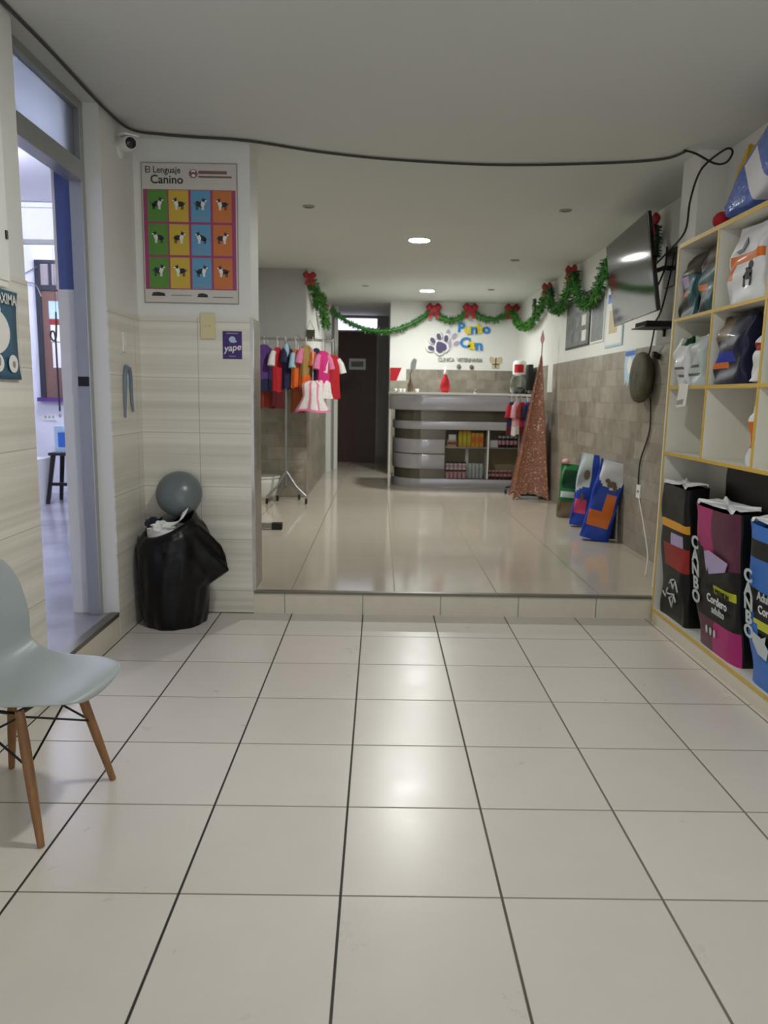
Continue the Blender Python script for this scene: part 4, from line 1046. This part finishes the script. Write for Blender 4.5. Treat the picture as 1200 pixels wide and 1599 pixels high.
# shelf bags face the room: local -y (front) -> world -x   => rotate -90 deg about z
RZ = -PI/2
def sbag(name, label, y, z, w, d, h, cfn, mats, lean=0, tilt=0, xc=None, **k):
    return pillow(name, label, 'bag', (xc or (XS0+.02+d/2), y, z), (tilt, lean, RZ), w, d, h, cfn, mats, **k)
def zb(i): return rowsZ[i]+.012
# world y increases to the left for someone facing +x: local +x -> world -y
def teal(u, v, s):
    if s != 'front': return 0
    if v > .66: return 3
    if .30 < v < .40 and u < .6: return 2
    if .45 < v < .62 and .1 < u < .55: return 4
    if v < .62: return 1 if (u > .5 or v > .3) else 0
    return 0
sbag('treat_bag', 'left dark teal treat bag with orange strip in the top left cell', 4.365, zb(3), .225, .13, .35, teal, ['foil_dark', 'foil_teal', 'foil_orange', 'foil_umber', 'foil_lilac'], tilt=math.radians(-2), seed=4)
sbag('treat_bag', 'right dark teal treat bag with orange strip in the top left cell', 4.11, zb(3), .245, .14, .365, lambda u, v, s: teal(u, v, s) if not (s == 'front' and .45 < v < .62) else 1, ['foil_dark', 'foil_teal', 'foil_orange', 'foil_umber', 'foil_lilac'], tilt=math.radians(-2), seed=5)
t = sbag('treat_bag', 'white bag with orange band and dog photo in the top middle cell', 3.71, zb(3), .34, .14, .37,
     lambda u, v, s: (1 if (.50 < v < .63 and u > .08) or (.30 < v < .63 and .06 < u < .26) else 0) if s == 'front' else 0, ['foil_white', 'foil_orange'], seed=6)
F7 = FR(-.073, 0, 0)
MB().prism(ell(.05, .13, .045, .028, 14), F7, .003).prism(ell(.08, .165, .022, .02, 12), F7, .003).prism(rect(.015, .03, .07, .13), F7, .003).prism(rect(.075, .09, .07, .13), F7, .003).build('dog_picture', 'ink', t)
MB().prism([(-.08, .25), (-.02, .255), (.03, .30), (.035, .27), (.0, .245), (-.05, .235)], F7, .003).build('bird_emblem', 'foil_navy', t)
def silver(u, v, s):
    if s != 'front': return 0
    if .20 < v < .27 and .1 < u < .8: return 1
    if .36 < v < .42 and .2 < u < .8: return 1
    return 0
sbag('treat_bag', 'left white treat bag with grey print and green corner in the second row', 4.335, zb(2), .17, .10, .27, lambda u, v, s: 2 if (v > .86 and u > .3) else silver(u, v, s), ['foil_white', 'foil_grey', 'foil_darkgreen'], tilt=math.radians(10), seed=7)
sbag('treat_bag', 'right silver treat bag in the second row beside the white one', 4.165, zb(2), .15, .11, .27, silver, ['foil_silver', 'foil_grey'], tilt=math.radians(4), seed=8)
def navy(u, v, s):
    if s != 'front': return 0
    if v > .62: return 4 if u < .5 else 0
    if .32 < v < .46: return 1 if u < .72 else 0
    if .22 < v < .32 and u < .5: return 2
    if .50 < v < .56 and u < .5: return 3
    return 0
sbag('treat_bag', 'dark navy treat bag with blue band and orange strip in the second row', 3.80, zb(2), .31, .14, .345, navy, ['foil_navy', 'foil_royal', 'foil_orange', 'foil_grey', 'foil_brown'], seed=9)
sbag('treat_bag', 'slim white treat bag beside the navy bag, against the divider', 3.515, zb(2), .10, .12, .27, lambda u, v, s: 1 if (s == 'front' and .5 < v < .65) else 0, ['foil_white', 'foil_red'], tilt=math.radians(-8), seed=10)
sbag('treat_bag', 'pale pink treat bag in the third column of the second row', 3.22, zb(2), .24, .14, .33, lambda u, v, s: 1 if (s == 'front' and .2 < v < .4) else 0, ['foil_silver', 'foil_brown'], seed=12)
sbag('treat_bag', 'narrow orange and white treat bag in the lowest open row against a divider', 3.475, zb(1), .06, .12, .33, lambda u, v, s: 0 if v > .62 or v < .25 else 1, ['foil_white', 'foil_orange'], seed=11)
# price card hanging over a shelf edge
t = thing('price_card', 'beige printed card hanging over the second shelf edge at the left', 'card', (XS0-.006, 4.27, 1.41))
MB().hexa([(0, .075, -.07), (0, -.06, -.06), (.002, -.06, -.06), (.002, .075, -.07), (0, .045, .065), (0, -.08, .065), (.002, -.08, .065), (.002, .045, .065)]).build('card', 'white_paper', t)
MB().prism([(-.065, -.055), (.02, -.05), (.03, -.02), (-.055, -.03)], fr((-.0005, 0, 0), (0, -1, 0), (0, 0, 1)), .001).build('print_block', 'ink_grey', t)
# three big bags in the tall bottom bay, open topped and leaning out
def big(label, y, w, d, h, cfn, mats, lean, seed, xb=1.755):
    t = pillow('dog_food_bag', label, 'bag', (xb+d/2, y, zb(0)), (0, 0, 0), w, d, h, cfn, mats, top='open', seed=seed, puff=.8)
    t.rotation_euler = (Matrix.Rotation(math.radians(-lean), 3, 'Y') @ Matrix.Rotation(RZ, 3, 'Z')).to_euler()
    # crumpled pale inside lining folded over the open top
    def li(u, v):
        th = 2*PI*u; e = .32; c, s = math.cos(th), math.sin(th)
        r = (1.02-1.0*(v-.15)/.85) if v > .15 else 1.0+.03*math.sin(7*th)
        return (w/2*math.copysign(abs(c)**e, c)*.92*r, d/2*math.copysign(abs(s)**e, s)*.92*r, h+.012+.009*math.sin(5*th+seed)*(1-v)+.012*v*(1-v)+.006*math.sin(9*th+4*v)*(1-v))
    MB().grid(li, 40, 8, closed_u=True).build('torn_top', 'foil_white', t)['label'] = 'pale torn open top'
    return t
def c1(u, v, s):
    if s == 'front':
        if .69 < v < .735: return 1
        if .58 < v < .66 and .38 < u < .85: return 2
        if .40 < v < .56 and u > .25: return 3
    return 0
bg = big('black dog food bag with amber stripe and torn pale top, farthest down the bay', 4.245, .38, .16, .80, c1, ['foil_black', 'foil_amber', 'foil_lilac', 'foil_red'], 4, 21)
def vtext(t, body, x, z0, size, d, m='foil_silver'):
    for i, ch in enumerate(body):
        text('vertical_letter', ch, size, FR(-d/2-.010, x, z0-size*.78*i) @ Matrix.Rotation(0, 4, 'Z'), m, t, .001, bold=.003, sx=1.25)
sc = MB(); rnd = random.Random(5)
for i in range(7):
    a = (rnd.uniform(-.10, .06), rnd.uniform(.12, .26)); sc.tube([(a[0], -.092, a[1]), (a[0]+.04, -.092, a[1]+rnd.uniform(-.05, .05)), (a[0]+.07, -.092, a[1]+rnd.uniform(-.02, .04))], .005, 5)
sc.build('scribbled_print', 'foil_silver', bg)
def c2(u, v, s):
    if s == 'front':
        if v > .60+.34*(.55-u) and u < .52 and v > .6: return 1
        if v > .62 and u > .52: return 4
        if v < .24: return 4 if u < .45 else 1
        if .42 < v < .49 and .30 < u < .97: return 2
        if .27 < v < .42 and .28 < u < .97: return 5
    return 0
bg = big('black and magenta dog food bag with lime band, middle of the bay', 3.665, .47, .17, .76, c2, ['foil_black', 'foil_magenta', 'foil_lime', 'foil_white', 'foil_plum', 'foil_dark'], 6, 22)
vtext(bg, 'CANBO', -.19, .55, .095, .17)
Fb = FR(-.097, 0, 0)
text('lettering', 'SUPER PREMIUM', .036, Matrix.Translation((.065, 0, .345)) @ Fb, 'foil_black', bg, .001, bold=.001)
text('lettering', 'Cordero', .062, Matrix.Translation((.06, 0, .292)) @ Fb, 'foil_white', bg, .001, bold=.001)
text('lettering', 'adulto', .055, Matrix.Translation((.07, 0, .24)) @ Fb, 'foil_silver', bg, .001, bold=.001)
MB().prism([(-.06, .47), (-.045, .43), (-.03, .455), (-.02, .42), (.16, .47), (.19, .52), (-.02, .545), (-.07, .53)], Fb, .002).build('dog_silhouette', 'foil_lilac', bg)
for i in range(3): MB().prism(ell(-.06+.045*i, .115, .012, .022, 10), Fb, .002).build('kibble_picture', 'foil_silver', bg)
def c3(u, v, s):
    if s == 'front':
        if v > .90: return 1
        if v > .80: return 0
        if v > .60: return 1
        if v < .5 and v < .62-1.1*u: return 1
        if .36 < v < .44 and .05 < u < .45: return 2
        if v < .28 and u > .55: return 1
        return 0
    return 3
bg = big('black and cobalt blue dog food bag nearest the camera, cut by the photo edge', 3.09, .47, .17, .76, c3, ['foil_black', 'foil_cobalt', 'foil_lime', 'foil_cobalt'], 6, 23)
vtext(bg, 'CANBO', -.19, .51, .085, .17)
Fb2 = Matrix.Translation((0, 0, 0)) @ Fb
text('lettering', 'Adulto', .055, Matrix.Translation((-.03, 0, .44)) @ Fb2, 'foil_silver', bg, .001, bold=.001)
text('lettering', 'Cordero', .055, Matrix.Translation((.0, 0, .38)) @ Fb2, 'foil_white', bg, .001, bold=.001)
MB().prism([(x+.05, z) for x, z in [(-.20, .22), (-.15, .17), (-.08, .16), (-.06, .21), (-.09, .235), (-.08, .27), (-.12, .25), (-.19, .26)]], Fb2, .002).build('dog_silhouette', 'foil_silver', bg)
o = pillow('refuse_sack', 'black plastic sack pushed behind the open dog food bags', 'bag', (1.945, 3.62, zb(0)), (0, 0, RZ), .95, .05, .93, lambda u, v, s: 0, ['black'], seed=31)
# top of the unit
ZTOP = rowsZ[-1]+.016
mm('wrap_blue', (84, 112, 196), .2, var=.25, bump=.5, bscale=30, coat=.6)
t = pillow('wrapped_pack', 'blue plastic wrapped pack lying on top of the shelves at the photo edge', 'bag', (1.865, 3.97, ZTOP+.06), (math.radians(0), 0, 0), .23, .23, .66, lambda u, v, s: 1 if (s == 'front' or s == 'left') and .35 < v < .55 and u < .6 else 0, ['wrap_blue', 'foil_white'], seed=33, bottom='round')
t.rotation_euler = (math.radians(62), 0, 0)
t = pillow('snack_sack', 'yellow sack behind the blue wrapped pack on top of the shelves', 'bag', (1.90, 4.17, ZTOP+.02), (math.radians(34), 0, 0), .15, .09, .42, lambda u, v, s: 1 if .45 < v < .75 and u > .3 else 0, ['foil_yellow', 'foil_brown'], seed=34)
o = MB().ball((1.79, 4.09, ZTOP+.045), .045, 14, 10).build('red_ball', 'cloth_red'); tag(o, 'dull red ball on top of the shelves before the yellow sack', 'toy')

# ------------------------------------------------------------------ television and what hangs beside it
def make_tv():
    t = thing('television', 'flat black television tilted down on a wall arm at the right', 'television', (1.763, 5.475, 2.257))
    # local: x' along the screen (world +y mostly), y' up, z' out to the room (-x)
    al = Vector((.085, 1.15, 0)).normalized(); outv = Vector((-1, .074, 0)).normalized()
    tl = math.radians(9.5)
    upv = (Vector((0, 0, 1))*math.cos(tl)+outv*math.sin(tl)); right = -al
    F = fr((0, 0, 0), right, upv)       # right x up = towards the room
    W2, H2 = .575, .31
    def bx(name, m, x0, x1, y0, y1, z0, z1, par=t, bevel=.004):
        return MB().box(x0, x1, y0, y1, z0, z1).xf(F).build(name, m, par, bevel=bevel)
    bx('bezel', 'black_gloss', -W2, W2, -H2, H2, -.028, 0)
    bx('screen', 'screen', -W2+.010, W2-.010, -H2+.016, H2-.010, 0, .0012, bevel=0)
    bx('rear_housing', 'black', -W2*.6, W2*.6, -H2*.8, H2*.35, -.07, -.028)
    bx('logo_strip', 'grey_metal', -.03, .03, -H2+.003, -H2+.010, 0, .001, bevel=0)
    m = MB().box(-.20, -.17, -.20, .20, -.085, -.07).box(.17, .20, -.20, .20, -.085, -.07).box(-.2, .2, -.02, .02, -.09, -.07).xf(F)
    m.tube([(.07, .05, .02), (.20, .30, .05), (.30, .12, .08), (.362, .15, .08)], .018, 8)
    m.box(.348, .365, .05, .25, -.05, .22)
    m.build('wall_arm', 'black', t)
    return t
make_tv()
for i, (p, lb) in enumerate((([(1.84, 4.98, 2.36), (1.88, 5.1, 2.25), (1.86, 5.2, 2.10), (1.83, 5.15, 2.02)], 'black lead drooping behind the near edge of the television'),
                             ([(1.90, 5.0, 2.33), (1.95, 5.2, 2.18), (1.95, 5.3, 2.0), (1.97, 5.45, 1.94)], 'black lead hanging from the television arm to the set-top shelf'),
                             ([(2.02, 5.6, 1.90), (2.06, 5.75, 1.80), (2.08, 5.85, 1.72), (2.095, 5.9, 1.70)], 'thin black lead from the set-top shelf to the round wall disc'),
                             ([(2.10, 5.80, 1.40), (2.112, 5.8, 1.15), (2.11, 5.95, .90), (2.112, 5.97, .70)], 'thin grey lead dropping from the round wall disc to the outlet'))):
    o = MB().tube(smooth(p), .006, 6).build('power_lead', 'rubber'); tag(o, lb, 'cable')
t = thing('media_box', 'black set-top box on a small wall bracket under the television', 'electronics', (2.122, 5.56, 1.90))
MB().box(-.24, 0, -.14, .14, 0, .008).build('bracket_plate', 'black', t); MB().box(-.22, -.03, -.12, .12, .008, .045).build('box', 'black', t, bevel=.004)
for y in (-.09, .09): MB().box(-.02, 0, y-.01, y+.01, -.05, 0).build('bracket_arm', 'black', t)
t = thing('wall_fan', 'round olive brown disc fan on the stone wall beside the shelves', 'fan', (2.122, 5.92, 1.555))
MB().lathe([(.11, 0), (.16, -.02), (.195, -.045), (.2, -.07), (.19, -.095), (.14, -.112), (.06, -.12), (.002, -.121)], 36, axis='x', cap=False).build('grille_drum', 'olive', t)
rg_ = MB()
for r_ in (.05, .085, .12, .15, .175):
    h = -.121+.028*(r_/.19)**2
    rg_.tube([(h, r_*math.cos(2*PI*k/24), r_*math.sin(2*PI*k/24)) for k in range(25)], .003, 5)
rg_.build('grille_rings', 'black', t)
MB().tube([(0, -.19, .15), (-.04, -.2, .17), (-.06, -.2, .17)], .022, 10).build('side_knob', 'black', t)
t = thing('outlet', 'white wall outlet low on the stone wall beside the blue bags', 'outlet', (2.122, 5.96, .645))
MB().box(-.012, 0, -.045, .045, -.055, .055).build('plate', 'white_plastic', t, bevel=.003)
MB().box(-.0135, -.011, -.02, -.008, -.01, .01).box(-.0135, -.011, .008, .02, -.01, .01).build('socket', 'ink', t)
o = MB().tube(smooth([(2.11, 5.93, .60), (2.08, 5.7, .42), (2.0, 5.35, .25), (1.90, 5.1, ZU+.008)]), .004, 6).build('extension_cord', 'white_plastic'); tag(o, 'thin white cord running from the outlet to the floor by the shelves', 'cable')
# pictures on the right wall
def picture(name, label, y0, y1, z0, z1, art, frame='white_plastic', cat='picture', parts=True):
    t = thing(name, label, cat, (XR, (y0+y1)/2, (z0+z1)/2))
    a, b = (y1-y0)/2, (z1-z0)/2
    MB().box(-.012, 0, -a, a, -b, b).build('backing', frame, t, bevel=.002)
    MB().box(-.0135, -.012, -a+.02, a-.02, -b+.02, b-.02).build('print', art, t)
    return t
t = picture('photo_collage', 'dark photo collage panel on the right wall under the garland', 7.72, 8.68, 1.93, 2.48, 'collage', 'ink')
rnd = random.Random(9)
for i in range(9):
    y, z = -.40+.28*(i % 3)+rnd.uniform(0, .06), -.22+.16*(i//3); MB().box(-.015, -.0135, y, y+.16, z, z+.11).build('photo', ('white_paper', 'grey_print', 'collage')[i % 3], t)
picture('framed_print', 'pale grey framed print beside the dark photo collage', 7.22, 7.66, 1.93, 2.45, 'grey_print')
t = picture('wall_chart', 'white wall chart partly behind the television', 6.65, 7.16, 1.86, 2.42, 'white_paper', 'pale_blue')
MB().box(-.015, -.0135, -.10, .14, -.16, .05).build('chart_drawing', 'beige', t); MB().box(-.015, -.0135, -.2, .2, .12, .2).build('chart_heading', 'mid_blue', t)
t = thing('paw_notice', 'pale blue paw shaped notice at the top edge of the stone tiles', 'notice', (XR-.008, 6.40, 1.64))
Fw = fr((-.001, 0, 0), (0, -1, 0), (0, 0, 1))
MB().prism([(-.13, -.02), (-.10, -.14), (-.06, -.09), (-.03, -.16), (.0, -.10), (.03, -.16), (.06, -.09), (.10, -.14), (.13, -.02), (.13, .16), (-.13, .16)], Fw, .002).build('sheet', 'pale_blue', t)
MB().prism(ell(0, .03, .06, .07, 16), Fw, .003).build('white_disc', 'white_paper', t); MB().prism(rect(-.12, .12, .11, .15), Fw, .003).build('blue_heading', 'mid_blue', t)
o = MB().box(XR-.014, XR-.008, 9.24, 9.50, 1.46, 1.80).build('paper_strip', 'white_paper'); tag(o, 'long white paper strip on the stone wall right of the glitter tree', 'paper')

# ------------------------------------------------------------------ side room contents
w1 = struct(MB().box(-4.02, -3.96, 8.88, 8.93, 1.29, 2.86).box(-3.20, -3.14, 8.88, 8.93, 1.29, 2.86).box(-3.96, -3.20, 8.88, 8.93, 2.52, 2.58).box(-3.96, -3.20, 8.88, 8.93, 2.82, 2.86).box(-3.86, -3.83, 8.88, 8.93, 2.58, 2.82).build('window_1', 'ink'))
mm('window_board', (112, 84, 74), .5, var=.1); mm('upper_pane', (150, 140, 140), .3, var=.1)
MB().box(-3.96, -3.20, 8.90, 8.92, 1.29, 2.52).build('brown_panel', 'window_board', w1); MB().box(-3.96, -3.20, 8.90, 8.92, 2.58, 2.82).build('upper_pane', 'upper_pane', w1)
MB().box(-4.05, -3.10, 8.84, 8.93, 1.245, 1.29).build('purple_sill', 'cloth_purple', w1)
o = MB().box(-3.88, -3.55, 8.893, 8.897, 2.18, 2.40).build('notice_sheet', 'pale_blue'); tag(o, 'pale picture sheet taped at the top of the brown side room panel', 'paper')
MB().box(-3.88, -3.55, 8.8915, 8.893, 2.14, 2.20).build('pink_border', 'cloth_coral', o)
o = MB().box(-3.87, -3.55, 8.893, 8.897, 1.94, 2.13).build('notice_sheet', 'white_paper'); tag(o, 'upper blank white sheet on the brown side room panel', 'paper')
o = MB().box(-3.86, -3.55, 8.893, 8.897, 1.64, 1.93).build('notice_sheet', 'white_paper'); tag(o, 'lower blank white sheet on the brown side room panel', 'paper')
t = thing('outlet', 'white triple outlet on the side room wall below the purple sill', 'outlet', (-3.95, 8.93, 1.06))
MB().box(-.08, .08, -.012, 0, -.04, .04).build('plate', 'white_plastic', t, bevel=.002)
for x in (-.045, 0, .045): MB().box(x-.012, x+.012, -.014, -.012, -.015, .015).build('socket', 'ink_grey', t)
t = thing('stool', 'black stool standing in the side room beside the door opening', 'stool', (-3.44, 8.2, ZU))
MB().box(-.16, .16, -.16, .16, .53, .56).build('seat', 'black', t, bevel=.005)
for sx_ in (-1, 1):
    for sy_ in (-1, 1):
        MB().tube([(sx_*.12, sy_*.12, .53), (sx_*.18, sy_*.17, 0)], [.028, .022], 8).build('leg', 'black', t)
MB().box(-.15, .15, -.16, -.135, .20, .235).build('stretcher', 'black', t)
t = thing('supply_box', 'pale blue supply box on the black stool in the side room', 'box', (-3.44, 8.2, ZU+.56))
MB().box(-.11, .13, -.09, .09, 0, .29).build('carton', 'pale_blue', t, bevel=.004); MB().box(-.07, .05, -.0925, -.09, .06, .22).build('printed_panel', 'mid_blue', t)
t = thing('leash', 'black leash hanging in the side room behind the door frame', 'leash', (-3.40, 8.1, 1.9))
MB().tube(smooth([(-.06, 0, .30), (-.07, 0, .05), (-.10, 0, .0), (-.13, 0, .05), (-.11, 0, .10), (-.08, 0, .04), (-.075, 0, -.3), (-.07, 0, -.75)]), .010, 6).build('strap', 'black', t)
MB().ball((-.07, 0, -.78), .02, 10, 8, sq=(1, 1, 1.8)).build('clip', 'chrome', t)
MB().tube([(-.06, 0, .30), (-.06, 0, 1.13)], .003, 5).build('cord', 'black', t)
t = thing('white_cabinet', 'low white cabinet just past the tiled wall edge in the side room', 'cabinet', (-4.02, 8.0, ZU))
MB().box(-.5, .38, -.2, .2, 0, .50).build('body', 'white_plastic', t, bevel=.004); MB().box(.30, .36, -.21, -.2, .1, .4).build('door', 'paint_white', t); MB().ball((.34, -.215, .31), .015, 8, 6).build('knob', 'black', t)
for i, p in enumerate(([(-4.35, 8.9, 2.60), (-4.1, 8.88, 2.72), (-3.98, 8.87, 2.78)], [(-4.35, 8.9, 2.55), (-4.05, 8.88, 2.60), (-3.95, 8.87, 2.45)])):
    o = MB().tube(smooth(p), .006, 6).build('wall_wire', 'grey_metal'); tag(o, ('upper' if i == 0 else 'lower')+' loose grey wire on the side room wall beside the brown panel', 'wire')

# ------------------------------------------------------------------ light of the place: daylight through the open shopfront behind the camera
wd = bpy.data.worlds.new('world'); S.world = wd; wd.use_nodes = True
bgn = wd.node_tree.nodes['Background']; bgn.inputs['Color'].default_value = (.92, .96, 1.0, 1); bgn.inputs['Strength'].default_value = .5

S.view_settings.view_transform = 'Standard'; S.view_settings.look = 'None'; S.view_settings.gamma = 1; S.view_settings.use_curve_mapping = False
S.view_settings.exposure = 1.42
S.cycles.use_denoising = True
S.cycles.max_bounces = 10; S.cycles.diffuse_bounces = 6; S.cycles.glossy_bounces = 4; S.cycles.transmission_bounces = 6
S.cycles.sample_clamp_indirect = 8; S.cycles.caustics_reflective = False; S.cycles.caustics_refractive = False
